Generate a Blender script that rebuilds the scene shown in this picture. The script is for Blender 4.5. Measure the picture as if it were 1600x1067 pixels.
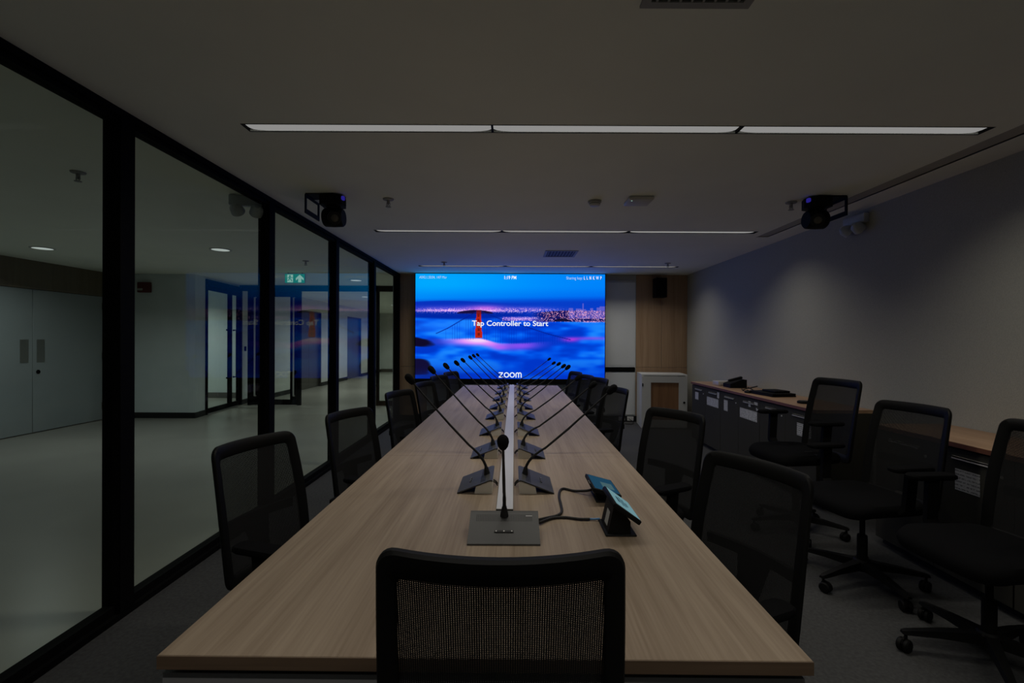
import bpy, bmesh, math, random
import numpy as np
from mathutils import Vector, Matrix

random.seed(7)
PI = math.pi
for o in list(bpy.data.objects):
    bpy.data.objects.remove(o, do_unlink=True)
S = bpy.context.scene
C = S.collection

# ------------------------------------------------------------------ camera
EYE = 1.40
cam_d = bpy.data.cameras.new('camera')
cam_d.sensor_width = 36.0
cam_d.lens = 36.0 * 740 / 1600
cam_d.clip_start = 0.02
cam = bpy.data.objects.new('camera', cam_d)
C.objects.link(cam)
cam.location = (0, 0, EYE)
cam.rotation_euler = (Matrix.Rotation(math.radians(90 - 0.155), 3, 'X') @ Matrix.Rotation(math.radians(0.25), 3, 'Z')).to_euler()
S.camera = cam

# ------------------------------------------------------------------ world and exposure
world = bpy.data.worlds.new('world')
S.world = world
world.use_nodes = True
world.node_tree.nodes['Background'].inputs[0].default_value = (0.02, 0.02, 0.022, 1)
world.node_tree.nodes['Background'].inputs[1].default_value = 0.05
S.view_settings.view_transform = 'Standard'
S.view_settings.look = 'None'
S.view_settings.exposure = 0.0
S.view_settings.gamma = 1.0
S.view_settings.use_curve_mapping = False
try:
    S.cycles.transparent_max_bounces = 24
except Exception:
    pass

# light levels (watts) of the luminaires, tuned here
STRIP_W = 5.1          # each strip module of the meeting room
DOWN_W = 7.5           # corridor downlights
LOBBY_W = 18.0          # lobby downlights
STRIP_GLOW = 0.265      # what the strip diffusers show at a low angle

# ------------------------------------------------------------------ materials
MATS = {}
def srgb(r, g, b):
    f = lambda c: ((c/255)/12.92) if c <= 10 else (((c/255)+0.055)/1.055)**2.4
    return (f(r), f(g), f(b), 1)

def mat(name, col, rough=0.5, metal=0.0, spec=0.5, noise=None, bump=None, emit=None, es=0.0):
    """noise=(scale,(sx,sy,sz),amount): multiplies the colour; bump=(scale,strength)"""
    m = bpy.data.materials.new(name); m.use_nodes = True
    nt = m.node_tree; b = nt.nodes['Principled BSDF']
    c = tuple(col[:3]) + (1,)
    b.inputs['Base Color'].default_value = c
    b.inputs['Roughness'].default_value = rough
    b.inputs['Metallic'].default_value = metal
    b.inputs['Specular IOR Level'].default_value = spec
    if emit:
        b.inputs['Emission Color'].default_value = tuple(emit[:3]) + (1,)
        b.inputs['Emission Strength'].default_value = es
    tc = nt.nodes.new('ShaderNodeTexCoord')
    if noise:
        sc, st, am = noise
        mp = nt.nodes.new('ShaderNodeMapping'); mp.inputs['Scale'].default_value = st
        nt.links.new(tc.outputs['Object'], mp.inputs[0])
        n = nt.nodes.new('ShaderNodeTexNoise'); n.inputs['Scale'].default_value = sc; n.inputs['Detail'].default_value = 6
        nt.links.new(mp.outputs[0], n.inputs['Vector'])
        r = nt.nodes.new('ShaderNodeValToRGB')
        r.color_ramp.elements[0].position = 0.3; r.color_ramp.elements[1].position = 0.7
        r.color_ramp.elements[0].color = tuple(x*(1-am) for x in c[:3]) + (1,)
        r.color_ramp.elements[1].color = tuple(min(1, x*(1+am)) for x in c[:3]) + (1,)
        nt.links.new(n.outputs['Fac'], r.inputs[0])
        nt.links.new(r.outputs[0], b.inputs['Base Color'])
    if bump:
        n2 = nt.nodes.new('ShaderNodeTexNoise'); n2.inputs['Scale'].default_value = bump[0]; n2.inputs['Detail'].default_value = 4
        nt.links.new(tc.outputs['Object'], n2.inputs['Vector'])
        bp = nt.nodes.new('ShaderNodeBump'); bp.inputs['Strength'].default_value = bump[1]; bp.inputs['Distance'].default_value = 0.004
        nt.links.new(n2.outputs['Fac'], bp.inputs['Height'])
        nt.links.new(bp.outputs[0], b.inputs['Normal'])
    MATS[name] = m
    return m

def wood(name, c1, c2, axis, rough=0.45, scale=1.0):
    """grain running along the given axis (0,1,2), in object space"""
    m = bpy.data.materials.new(name); m.use_nodes = True
    nt = m.node_tree; b = nt.nodes['Principled BSDF']
    tc = nt.nodes.new('ShaderNodeTexCoord')
    mp = nt.nodes.new('ShaderNodeMapping')
    s = [14*scale]*3; s[axis] = 0.55*scale
    mp.inputs['Scale'].default_value = s
    nt.links.new(tc.outputs['Object'], mp.inputs[0])
    n = nt.nodes.new('ShaderNodeTexNoise'); n.inputs['Scale'].default_value = 1.0
    n.inputs['Detail'].default_value = 5; n.inputs['Roughness'].default_value = 0.6; n.inputs['Distortion'].default_value = 0.8
    nt.links.new(mp.outputs[0], n.inputs['Vector'])
    mp2 = nt.nodes.new('ShaderNodeMapping')
    s2 = [120*scale]*3; s2[axis] = 3.0*scale
    mp2.inputs['Scale'].default_value = s2
    nt.links.new(tc.outputs['Object'], mp2.inputs[0])
    n2 = nt.nodes.new('ShaderNodeTexNoise'); n2.inputs['Scale'].default_value = 1.0; n2.inputs['Detail'].default_value = 3
    nt.links.new(mp2.outputs[0], n2.inputs['Vector'])
    mx = nt.nodes.new('ShaderNodeMath'); mx.operation = 'MULTIPLY_ADD'; mx.inputs[1].default_value = 0.35
    nt.links.new(n2.outputs['Fac'], mx.inputs[0])
    ml = nt.nodes.new('ShaderNodeMath'); ml.operation = 'MULTIPLY'; ml.inputs[1].default_value = 0.65
    nt.links.new(n.outputs['Fac'], ml.inputs[0]); nt.links.new(ml.outputs[0], mx.inputs[2])
    r = nt.nodes.new('ShaderNodeValToRGB')
    r.color_ramp.elements[0].position = 0.36; r.color_ramp.elements[1].position = 0.62
    r.color_ramp.elements[0].color = tuple(c1[:3]) + (1,); r.color_ramp.elements[1].color = tuple(c2[:3]) + (1,)
    nt.links.new(mx.outputs[0], r.inputs[0])
    nt.links.new(r.outputs[0], b.inputs['Base Color'])
    b.inputs['Roughness'].default_value = rough; b.inputs['Specular IOR Level'].default_value = 0.25
    bp = nt.nodes.new('ShaderNodeBump'); bp.inputs['Strength'].default_value = 0.08; bp.inputs['Distance'].default_value = 0.002
    nt.links.new(n2.outputs['Fac'], bp.inputs['Height']); nt.links.new(bp.outputs[0], b.inputs['Normal'])
    MATS[name] = m
    return m

def glass(name, tint, r0=0.006, rough=0.0):
    """thin pane: clear transmission plus a mirror share that grows towards grazing angles (Schlick)"""
    m = bpy.data.materials.new(name); m.use_nodes = True
    nt = m.node_tree; nt.nodes.clear()
    out = nt.nodes.new('ShaderNodeOutputMaterial')
    tr = nt.nodes.new('ShaderNodeBsdfTransparent'); tr.inputs[0].default_value = tint + (1,)
    gl = nt.nodes.new('ShaderNodeBsdfGlossy'); gl.inputs['Roughness'].default_value = rough
    gl.inputs[0].default_value = (1, 1, 1, 1)
    lw = nt.nodes.new('ShaderNodeLayerWeight'); lw.inputs['Blend'].default_value = 0.5
    p = nt.nodes.new('ShaderNodeMath'); p.operation = 'POWER'; p.inputs[1].default_value = 5
    nt.links.new(lw.outputs['Facing'], p.inputs[0])
    q = nt.nodes.new('ShaderNodeMath'); q.operation = 'MULTIPLY_ADD'; q.inputs[1].default_value = 0.30; q.inputs[2].default_value = r0
    nt.links.new(p.outputs[0], q.inputs[0])
    mx = nt.nodes.new('ShaderNodeMixShader')
    nt.links.new(q.outputs[0], mx.inputs[0]); nt.links.new(tr.outputs[0], mx.inputs[1]); nt.links.new(gl.outputs[0], mx.inputs[2])
    nt.links.new(mx.outputs[0], out.inputs[0])
    MATS[name] = m
    return m

def mesh_fabric(name):
    """woven chair mesh: dark threads with open holes between them"""
    m = bpy.data.materials.new(name); m.use_nodes = True
    nt = m.node_tree; b = nt.nodes['Principled BSDF']; out = nt.nodes['Material Output']
    b.inputs['Base Color'].default_value = (0.012, 0.012, 0.012, 1); b.inputs['Roughness'].default_value = 0.85
    b.inputs['Specular IOR Level'].default_value = 0.15
    tc = nt.nodes.new('ShaderNodeTexCoord'); sp = nt.nodes.new('ShaderNodeSeparateXYZ')
    nt.links.new(tc.outputs['Object'], sp.inputs[0])
    def thread(sock, freq, thr):
        a = nt.nodes.new('ShaderNodeMath'); a.operation = 'MULTIPLY'; a.inputs[1].default_value = freq
        nt.links.new(sock, a.inputs[0])
        f = nt.nodes.new('ShaderNodeMath'); f.operation = 'FRACT'; nt.links.new(a.outputs[0], f.inputs[0])
        g = nt.nodes.new('ShaderNodeMath'); g.operation = 'GREATER_THAN'; g.inputs[1].default_value = thr
        nt.links.new(f.outputs[0], g.inputs[0])
        return g
    g1 = thread(sp.outputs['X'], 230, 0.66); g2 = thread(sp.outputs['Z'], 260, 0.67)
    mul = nt.nodes.new('ShaderNodeMath'); mul.operation = 'MULTIPLY'
    nt.links.new(g1.outputs[0], mul.inputs[0]); nt.links.new(g2.outputs[0], mul.inputs[1])
    tr = nt.nodes.new('ShaderNodeBsdfTransparent')
    mx = nt.nodes.new('ShaderNodeMixShader')
    nt.links.new(mul.outputs[0], mx.inputs[0]); nt.links.new(b.outputs[0], mx.inputs[1]); nt.links.new(tr.outputs[0], mx.inputs[2])
    nt.links.new(mx.outputs[0], out.inputs[0])
    MATS[name] = m
    return m

def emis(name, col, st):
    m = bpy.data.materials.new(name); m.use_nodes = True
    nt = m.node_tree; nt.nodes.clear()
    out = nt.nodes.new('ShaderNodeOutputMaterial'); e = nt.nodes.new('ShaderNodeEmission')
    e.inputs[0].default_value = tuple(col[:3]) + (1,); e.inputs[1].default_value = st
    nt.links.new(e.outputs[0], out.inputs[0])
    MATS[name] = m
    return m

def paper(name, base, lines):
    """paper with rows of faint print"""
    m = bpy.data.materials.new(name); m.use_nodes = True
    nt = m.node_tree; b = nt.nodes['Principled BSDF']
    tc = nt.nodes.new('ShaderNodeTexCoord'); sp = nt.nodes.new('ShaderNodeSeparateXYZ')
    nt.links.new(tc.outputs['Generated'], sp.inputs[0])
    a = nt.nodes.new('ShaderNodeMath'); a.operation = 'MULTIPLY'; a.inputs[1].default_value = lines
    nt.links.new(sp.outputs['Z'], a.inputs[0])
    f = nt.nodes.new('ShaderNodeMath'); f.operation = 'FRACT'; nt.links.new(a.outputs[0], f.inputs[0])
    g = nt.nodes.new('ShaderNodeMath'); g.operation = 'COMPARE'; g.inputs[1].default_value = 0.5; g.inputs[2].default_value = 0.2
    nt.links.new(f.outputs[0], g.inputs[0])
    n = nt.nodes.new('ShaderNodeTexNoise'); n.inputs['Scale'].default_value = 14
    nt.links.new(tc.outputs['Generated'], n.inputs['Vector'])
    th = nt.nodes.new('ShaderNodeMath'); th.operation = 'GREATER_THAN'; th.inputs[1].default_value = 0.46
    nt.links.new(n.outputs['Fac'], th.inputs[0])
    mu = nt.nodes.new('ShaderNodeMath'); mu.operation = 'MULTIPLY'
    nt.links.new(g.outputs[0], mu.inputs[0]); nt.links.new(th.outputs[0], mu.inputs[1])
    mx = nt.nodes.new('ShaderNodeMix'); mx.data_type = 'RGBA'
    mx.inputs['A'].default_value = tuple(base) + (1,); mx.inputs['B'].default_value = (0.2, 0.2, 0.2, 1)
    nt.links.new(mu.outputs[0], mx.inputs['Factor'])
    nt.links.new(mx.outputs['Result'], b.inputs['Base Color'])
    b.inputs['Roughness'].default_value = 0.8
    MATS[name] = m
    return m

mat('carpet', (0.058, 0.058, 0.057), 0.95, spec=0.1, noise=(60, (1, 1, 1), 0.18), bump=(220, 0.5))
mat('stone', (0.30, 0.285, 0.255), 0.32, spec=0.35, noise=(1.2, (1, 1, 1), 0.08))
mat('ceiling', (0.88, 0.90, 0.80), 0.9, spec=0.1, noise=(2.0, (1, 1, 1), 0.02))
mat('wallcloth', (0.43, 0.42, 0.36), 0.9, spec=0.1, noise=(90, (1, 3, 1), 0.10), bump=(160, 0.35))
mat('white_wall', (0.60, 0.66, 0.66), 0.7, spec=0.2, noise=(3, (1, 1, 1), 0.03))
mat('white_panel', (0.62, 0.64, 0.64), 0.4, noise=(2, (1, 1, 1), 0.03))
mat('marble', (0.62, 0.63, 0.60), 0.25, noise=(1.5, (1, 1, 2), 0.06))
mat('black_metal', (0.0045, 0.0044, 0.0042), 0.7, spec=0.05)
mat('black_base', (0.012, 0.012, 0.013), 0.5, spec=0.3)
mat('door_grey', (0.30, 0.33, 0.335), 0.45, noise=(1.5, (1, 1, 1), 0.03))
mat('steel', (0.30, 0.30, 0.29), 0.35, metal=1.0)
mat('steel_dark', (0.11, 0.105, 0.095), 0.35, metal=0.6)
mat('alu', (0.52, 0.51, 0.49), 0.45, metal=0.1)
mat('silver', (0.58, 0.55, 0.49), 0.4, metal=0.25)
mat('chrome', (0.6, 0.6, 0.6), 0.2, metal=1.0)
mat('plastic_black', (0.0048, 0.0047, 0.0045), 0.58, spec=0.14, noise=(200, (1, 1, 1), 0.1))
mat('fabric_black', (0.0055, 0.0055, 0.0058), 0.95, spec=0.04, noise=(260, (1, 1, 1), 0.25), bump=(400, 0.4))
mat('mic_dark', (0.042, 0.041, 0.039), 0.5, spec=0.4, noise=(300, (1, 1, 1), 0.08))
mat('mic_black', (0.010, 0.010, 0.011), 0.55, spec=0.3)
mat('foam', (0.009, 0.009, 0.010), 0.95, spec=0.05, bump=(500, 0.5))
mat('cable', (0.014, 0.012, 0.011), 0.6, spec=0.3, noise=(140, (1, 1, 1), 0.4))
mat('cable_blue', (0.06, 0.20, 0.42), 0.5)
mat('cab_grey', (0.044, 0.042, 0.034), 0.7, spec=0.12, noise=(3, (1, 1, 1), 0.05))
mat('cab_dark', (0.025, 0.025, 0.025), 0.6, spec=0.3)
mat('edge_red', (0.16, 0.062, 0.035), 0.5, noise=(30, (1, 1, 1), 0.15))
mat('beam_grey', (0.24, 0.24, 0.25), 0.4, metal=0.3)
mat('white_plastic', (0.55, 0.55, 0.53), 0.5)
mat('light_grey', (0.33, 0.33, 0.31), 0.6)
mat('lamp_grey', (0.42, 0.46, 0.50), 0.4)
mat('red', (0.22, 0.015, 0.012), 0.45)
mat('dark_red', (0.10, 0.012, 0.010), 0.5)
mat('paint_white', (0.55, 0.55, 0.52), 0.5, noise=(2, (1, 1, 1), 0.03))
mat('vent_dark', (0.04, 0.04, 0.04), 0.7)
mat('slot_dark', (0.42, 0.415, 0.38), 0.8)
wood('oak', (0.200, 0.145, 0.096), (0.300, 0.231, 0.163), 1, 0.55)
wood('oak_edge_shaded', (0.085, 0.056, 0.036), (0.125, 0.083, 0.054), 0, 0.45)  # table oak darkened to put the front edge in shade
wood('oak_wall', (0.30, 0.19, 0.11), (0.42, 0.28, 0.17), 2, 0.5, 0.7)
wood('counter', (0.34, 0.20, 0.115), (0.46, 0.29, 0.175), 1, 0.35)
wood('inset_wood', (0.20, 0.10, 0.05), (0.28, 0.15, 0.075), 2, 0.4, 0.6)
wood('door_wood', (0.13, 0.105, 0.07), (0.17, 0.14, 0.095), 2, 0.5, 0.6)
glass('pane_glass', (0.90, 0.935, 0.905))
glass('door_glass', (0.93, 0.96, 0.945))
mesh_fabric('chair_mesh')
paper('paper', (0.55, 0.55, 0.54), 6)
emis('diffuser', (1.0, 0.985, 0.96), STRIP_GLOW)
emis('downlight', (0.93, 1.0, 0.99), 0.45)
emis('led_blue', (0.04, 0.03, 0.45), 0.40)
emis('text_white', (0.92, 0.98, 1.0), 0.95)
emis('text_soft', (0.62, 0.86, 1.0), 0.75)
emis('exit_green', (0.010, 0.16, 0.115), 1.0)
emis('exit_white', (0.24, 0.42, 0.36), 1.0)
emis('tablet_blue', (0.135, 0.26, 0.29), 1.0)
emis('tablet_tile', (0.055, 0.11, 0.125), 1.0)
emis('tablet_deep', (0.012, 0.052, 0.095), 1.0)
emis('tablet_ink', (0.02, 0.05, 0.07), 1.0)

# ------------------------------------------------------------------ mesh helpers
class MB:
    def __init__(self):
        self.v = []; self.f = []; self.sm = []
    def add(self, vs, fs, smooth=False, M=None):
        n = len(self.v)
        for p in vs:
            p = Vector(p)
            if M is not None: p = M @ p
            self.v.append(tuple(p))
        for q in fs:
            self.f.append([i+n for i in q]); self.sm.append(smooth)
        return self
    def box(self, x0, x1, y0, y1, z0, z1, M=None):
        vs = [(x0,y0,z0),(x1,y0,z0),(x1,y1,z0),(x0,y1,z0),(x0,y0,z1),(x1,y0,z1),(x1,y1,z1),(x0,y1,z1)]
        fs = [(0,3,2,1),(4,5,6,7),(0,1,5,4),(1,2,6,5),(2,3,7,6),(3,0,4,7)]
        return self.add(vs, fs, False, M)
    def rbox(self, x0, x1, y0, y1, z0, z1, r=0.01, seg=2, M=None):
        bm = bmesh.new()
        bmesh.ops.create_cube(bm, size=1)
        for v in bm.verts:
            v.co = Vector(((x0+x1)/2+v.co.x*(x1-x0), (y0+y1)/2+v.co.y*(y1-y0), (z0+z1)/2+v.co.z*(z1-z0)))
        bmesh.ops.bevel(bm, geom=bm.edges[:], offset=r, segments=seg, affect='EDGES', profile=0.5)
        bm.verts.index_update()
        self.add([v.co.copy() for v in bm.verts], [[v.index for v in f.verts] for f in bm.faces], True, M)
        bm.free(); return self
    def prism(self, poly, h0, h1, axis='z', M=None, smooth=False):
        """extrude a 2D polygon; axis is the extrusion axis"""
        n = len(poly)
        def P(a, b, h):
            return (a, b, h) if axis == 'z' else ((h, a, b) if axis == 'x' else (a, h, b))
        vs = [P(a, b, h0) for a, b in poly] + [P(a, b, h1) for a, b in poly]
        fs = [list(range(n))[::-1], list(range(n, 2*n))] + [(i, (i+1) % n, n+(i+1) % n, n+i) for i in range(n)]
        return self.add(vs, fs, smooth, M)
    def tube(self, pts, r, n=8, M=None, caps=True):
        pts = [Vector(p) for p in pts]
        if not hasattr(r, '__len__'): r = [r]*len(pts)
        vs = []; fs = []; up = None
        for i, p in enumerate(pts):
            t = (pts[min(i+1, len(pts)-1)] - pts[max(i-1, 0)]).normalized()
            if up is None:
                up = t.orthogonal().normalized()
            up = (up - t*up.dot(t)).normalized(); w = t.cross(up)
            for k in range(n):
                a = 2*PI*k/n
                vs.append(p + (up*math.cos(a) + w*math.sin(a))*r[i])
        for i in range(len(pts)-1):
            for k in range(n):
                fs.append((i*n+k, i*n+(k+1) % n, (i+1)*n+(k+1) % n, (i+1)*n+k))
        if caps:
            fs.append(list(range(n))[::-1]); fs.append([(len(pts)-1)*n+k for k in range(n)])
        return self.add(vs, fs, True, M)
    def lathe(self, prof, n=20, M=None, smooth=True):
        """profile of (radius, z) turned about z"""
        vs = []; fs = []
        for r, z in prof:
            for k in range(n):
                a = 2*PI*k/n; vs.append((r*math.cos(a), r*math.sin(a), z))
        for i in range(len(prof)-1):
            for k in range(n):
                fs.append((i*n+k, i*n+(k+1) % n, (i+1)*n+(k+1) % n, (i+1)*n+k))
        fs.append(list(range(n))[::-1]); fs.append([(len(prof)-1)*n+k for k in range(n)])
        return self.add(vs, fs, smooth, M)
    def loft(self, loops, caps=True, smooth=True, M=None):
        n = len(loops[0]); vs = [p for l in loops for p in l]; fs = []
        for i in range(len(loops)-1):
            for k in range(n):
                fs.append((i*n+k, i*n+(k+1) % n, (i+1)*n+(k+1) % n, (i+1)*n+k))
        if caps:
            fs.append(list(range(n))[::-1]); fs.append([(len(loops)-1)*n+k for k in range(n)])
        return self.add(vs, fs, smooth, M)
    def build(self, name, m, parent=None):
        me = bpy.data.meshes.new(name)
        me.from_pydata(self.v, [], self.f)
        me.polygons.foreach_set('use_smooth', self.sm)
        me.update()
        bm = bmesh.new(); bm.from_mesh(me)
        bmesh.ops.recalc_face_normals(bm, faces=bm.faces[:])
        for e in bm.edges:
            if len(e.link_faces) == 2 and e.calc_face_angle(0) > math.radians(38): e.smooth = False
        bm.to_mesh(me); bm.free()
        me.materials.append(MATS[m] if isinstance(m, str) else m)
        o = bpy.data.objects.new(name, me); C.objects.link(o)
        if parent is not None: o.parent = parent
        return o

def tag(o, label=None, cat=None, group=None, kind=None):
    if label: o['label'] = label
    if cat: o['category'] = cat
    if group: o['group'] = group
    if kind: o['kind'] = kind
    return o
def empty(name, loc=(0, 0, 0), rz=0.0, size=0.1):
    o = bpy.data.objects.new(name, None); C.objects.link(o)
    o.location = loc; o.rotation_euler = (0, 0, rz); o.empty_display_size = size
    return o
def copy_tree(o, parent=None):
    c = o.copy(); C.objects.link(c); c.parent = parent
    for ch in list(o.children): copy_tree(ch, c)
    return c
def struct(o): o['kind'] = 'structure'; return o
def RZ(a): return Matrix.Rotation(a, 4, 'Z')
def RX(a): return Matrix.Rotation(a, 4, 'X')
def RY(a): return Matrix.Rotation(a, 4, 'Y')
def T(x, y, z): return Matrix.Translation((x, y, z))

def area_light(name, loc, sx, sy, watts, spread, col, parent=None, shape='RECTANGLE'):
    d = bpy.data.lights.new(name, 'AREA'); d.shape = shape; d.size = sx
    if shape in ('RECTANGLE', 'ELLIPSE'): d.size_y = sy
    d.energy = watts; d.spread = math.radians(spread); d.color = col
    o = bpy.data.objects.new(name, d); C.objects.link(o); o.location = loc
    if parent is not None: o.parent = parent
    return o

# ================================================================== ROOM SHELL
CEIL = 2.54
XL, XG, XR = -1.942, -1.985, 3.03       # frame face, glass plane, right wall
YB = 8.20                               # back wall
struct(MB().box(XG-0.06, XR+0.1, -1.5, YB+0.1, -0.1, 0.0).build('floor', 'carpet'))
struct(MB().box(-9.5, XG-0.06, -1.5, 24.0, -0.1, 0.0).box(XG-0.06, -1.5, YB+0.1, 24.0, -0.1, 0.0).build('floor_corridor', 'stone'))

STRIPS = [2.558, 4.97, 7.31, 0.15]  # last row is added out of view to brighten the near table
SX0, SL = -1.445, 1.334
HW = 0.043
SLOT = (2.667, 2.80, -1.4, 5.19)
def make_ceiling():
    holes = [(SX0, SX0+3*SL, y-HW, y+HW) for y in STRIPS] + [(SLOT[0], SLOT[1], SLOT[2], SLOT[3])]
    xs = sorted({-9.5, 3.2, *[h[0] for h in holes], *[h[1] for h in holes]})
    ys = sorted({-1.6, 24.1, *[h[2] for h in holes], *[h[3] for h in holes]})
    b = MB()
    for i in range(len(xs)-1):
        for j in range(len(ys)-1):
            cx, cy = (xs[i]+xs[i+1])/2, (ys[j]+ys[j+1])/2
            if any(h[0] < cx < h[1] and h[2] < cy < h[3] for h in holes): continue
            b.box(xs[i], xs[i+1], ys[j], ys[j+1], CEIL, CEIL+0.012)
    return struct(b.build('ceiling', 'ceiling'))
make_ceiling()
b = MB()
b.box(SLOT[0]-.004, SLOT[0], SLOT[2], SLOT[3], CEIL+.002, CEIL+.014).box(SLOT[1], SLOT[1]+.004, SLOT[2], SLOT[3], CEIL+.002, CEIL+.014)
b.box(SLOT[0], SLOT[1], SLOT[2], SLOT[3], CEIL+.009, CEIL+.013).box(SLOT[0], SLOT[1], SLOT[3]-.004, SLOT[3], CEIL+.002, CEIL+.009)
b.box(SLOT[0], SLOT[0]+.007, SLOT[2], SLOT[3], CEIL-.002, CEIL+.005)
slot = struct(b.build('trim_1', 'slot_dark'))

struct(MB().box(XR, XR+0.1, -1.5, YB+0.1, 0, CEIL).build('wall_right', 'wallcloth'))
struct(MB().box(XG, XR, -1.6, -1.5, 0, CEIL).build('wall_rear', 'wallcloth'))
struct(MB().box(XR-.012, XR, -1.5, YB, 0, 0.09).build('baseboard_right', 'black_base'))

# back wall: oak boards, pale panels, black band
wb = empty('wall_back', (0, YB, 0)); struct(wb)
wb_core = MB().box(XG-.08, XR+.1, 0.0, .12, 0, CEIL).build('wall_core', 'white_wall', wb)
def wpanel(x0, x1, z0, z1, m, name='wall_panel', d=.012):
    return MB().rbox(x0+.002, x1-.002, -d, 0, z0+.002, z1-.002, .0015, 1).build(name, m, wb)
zs = .94
for x0, x1 in ((XL, -1.47), (2.14, 2.585), (2.585, XR)):
    wpanel(x0, x1, .10, zs, 'oak_wall'); wpanel(x0, x1, zs, CEIL, 'oak_wall')
wpanel(1.35, 2.13, .97, 2.41, 'white_panel'); wpanel(1.35, 2.13, .12, .86, 'white_panel'); wpanel(1.35, 2.13, 2.44, CEIL, 'light_grey')
wpanel(1.35, 2.13, 2.413, 2.437, 'alu', 'wall_rail', .02)
wpanel(1.35, 2.13, .862, .938, 'black_metal', 'wall_band', .02)
wpanel(1.35, 2.13, .94, .968, 'white_panel')
struct(MB().box(XL, XR, YB-.018, YB, 0, .10).build('baseboard_back', 'black_base'))
for i, x in enumerate((1.90, 2.05)):
    s = MB().rbox(x-.055, x+.055, -.012, 0, -.035, .035, .003, 1).build('wall_socket', 'white_plastic')
    s.location = (x*0, YB-.018, .055); 
    for dx in (-.02, .02):
        MB().lathe([(.004, 0), (.004, .003)], 8, T(x+dx, -.0122, 0) @ RX(PI/2)).build('socket_hole', 'black_metal', s)
    tag(s, ['white wall socket at floor level nearest the big screen', 'white wall socket at floor level beside the white cabinet'][i], 'socket')

# left glass wall
wl = empty('wall_left', (XG, 0, 0)); struct(wl)
my = [0.955 + 1.44*k for k in range(6)]
hdr = MB().box(-.05, .043, -1.5, YB, CEIL-.035, CEIL).build('header_rail', 'black_metal', wl)
MB().box(-.035, .030, -1.5, YB, CEIL-.062, CEIL-.040).box(-.03, .02, -1.5, YB, CEIL-.041, CEIL-.034).build('header_lip', 'black_metal', wl)
MB().box(-.05, .043, -1.5, YB, 0, .03).build('sill_rail', 'black_metal', wl)
MB().box(-.036, .020, -1.5, YB, .03, .071).build('sill_lip', 'black_metal', wl)
for y in my:
    MB().rbox(-.05, .043, y-.046, y+.046, .03, CEIL-.035, .003, 1).build('mullion', 'black_metal', wl)
ye = [-1.5] + my + [YB]
for i in range(len(ye)-1):
    if ye[i+1]-ye[i] < .1: continue
    MB().box(-.004, .004, ye[i]+.046*(i > 0), ye[i+1]-.046, .071, CEIL-.062).build('glass_pane', 'pane_glass', wl)

# ================================================================== CORRIDOR BEYOND THE GLASS
XD = -7.03
wd = empty('wall_corridor_left', (XD, 0, 0)); struct(wd)
MB().box(-.1, 0, -1.5, 5.62, 0, CEIL).box(-.1, 0, 8.2, 8.36, 0, CEIL).build('wall_core', 'white_wall', wd)
MB().box(-.1, 0, 5.62, 8.2, 2.15, CEIL).build('wood_bulkhead', 'door_wood', wd)
MB().box(0, .015, -1.5, 5.60, 0, .09).box(0, .015, 8.22, 8.35, 0, .09).build('skirting', 'black_base', wd)
d1 = empty('door_1', (XD, 0, 0)); struct(d1)
tag(d1, 'pair of plain grey doors with recessed pull plates across the corridor', None)
MB().box(-.08, .01, 5.62, 5.70, 0, 2.15).box(-.08, .01, 8.14, 8.2, 0, 2.15).box(-.08, .01, 5.70, 8.14, 2.12, 2.15).build('door_frame', 'door_wood', d1)
for (a, c_, py) in ((5.705, 6.945, 6.83), (6.955, 8.135, 7.07)):
    lf = MB().rbox(-.05, -.005, a, c_, .012, 2.115, .002, 1).build('door_leaf', 'door_grey', d1)
    pl = MB().box(-.006, -.002, py-.06, py+.06, 1.04, 1.38).build('pull_plate', 'steel', lf)
MB().lathe([(.03, 0), (.03, .008), (.024, .012)], 16, T(-.005, 7.03, .90) @ RY(PI/2)).build('lock', 'black_metal', d1)
for z in (.25, 1.1, 1.95):
    MB().box(-.004, .012, 8.12, 8.15, z-.06, z+.06).build('hinge', 'steel_dark', d1)

# white wall facing the room with the fire alarm, then the angled wall with the glass door
XA, YA = -5.59, 8.35
XE, YE = -5.84, 10.65
w2 = empty('wall_corridor_end', (0, YA, 0)); struct(w2)
MB().box(XD-.1, XA, 0, .1, 0, CEIL).build('wall_core', 'white_wall', w2)
MB().box(XD, XA+.012, -.014, 0, 0, .10).build('skirting', 'black_base', w2)
ang = math.atan2(YE-YA, XE-XA)
L = math.hypot(XE-XA, YE-YA)
w3 = empty('wall_corridor_side', (XA, YA, 0), ang); struct(w3)
MB().box(0, .34, 0, .1, 0, CEIL).box(1.78, L, 0, .1, 0, CEIL).box(.34, 1.78, 0, .1, 2.50, CEIL).build('wall_core', 'white_wall', w3)
MB().box(-.0, .34, -.014, 0, 0, .10).box(1.78, L, -.014, 0, 0, .10).build('skirting', 'black_base', w3)
d2 = empty('door_2', (XA, YA, 0), ang); struct(d2)
tag(d2, 'black framed glass double door with long bar handles in the white corridor wall', None)
MB().box(.34, .40, -.02, .08, 0, 2.5).box(1.72, 1.78, -.02, .08, 0, 2.5).box(.40, 1.72, -.02, .08, 2.40, 2.5).build('door_frame', 'black_metal', d2)
for (a, c_, hx) in ((.405, 1.34, 1.15), (1.345, 1.715, 1.43)):
    lf = MB().box(a, a+.05, .01, .05, .01, 2.395).box(c_-.07, c_, .01, .05, .01, 2.395).box(a+.05, c_-.07, .01, .05, .01, .10).box(a+.05, c_-.07, .01, .05, 2.31, 2.395).build('door_leaf', 'black_metal', d2)
    MB().box(a+.05, c_-.07, .026, .034, .10, 2.31).build('door_pane', 'door_glass', lf)
    MB().tube([(hx, .01, .62), (hx, -.06, .62), (hx, -.06, 1.58), (hx, .01, 1.58)], .019, 8).build('bar_handle', 'black_metal', lf)
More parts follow.
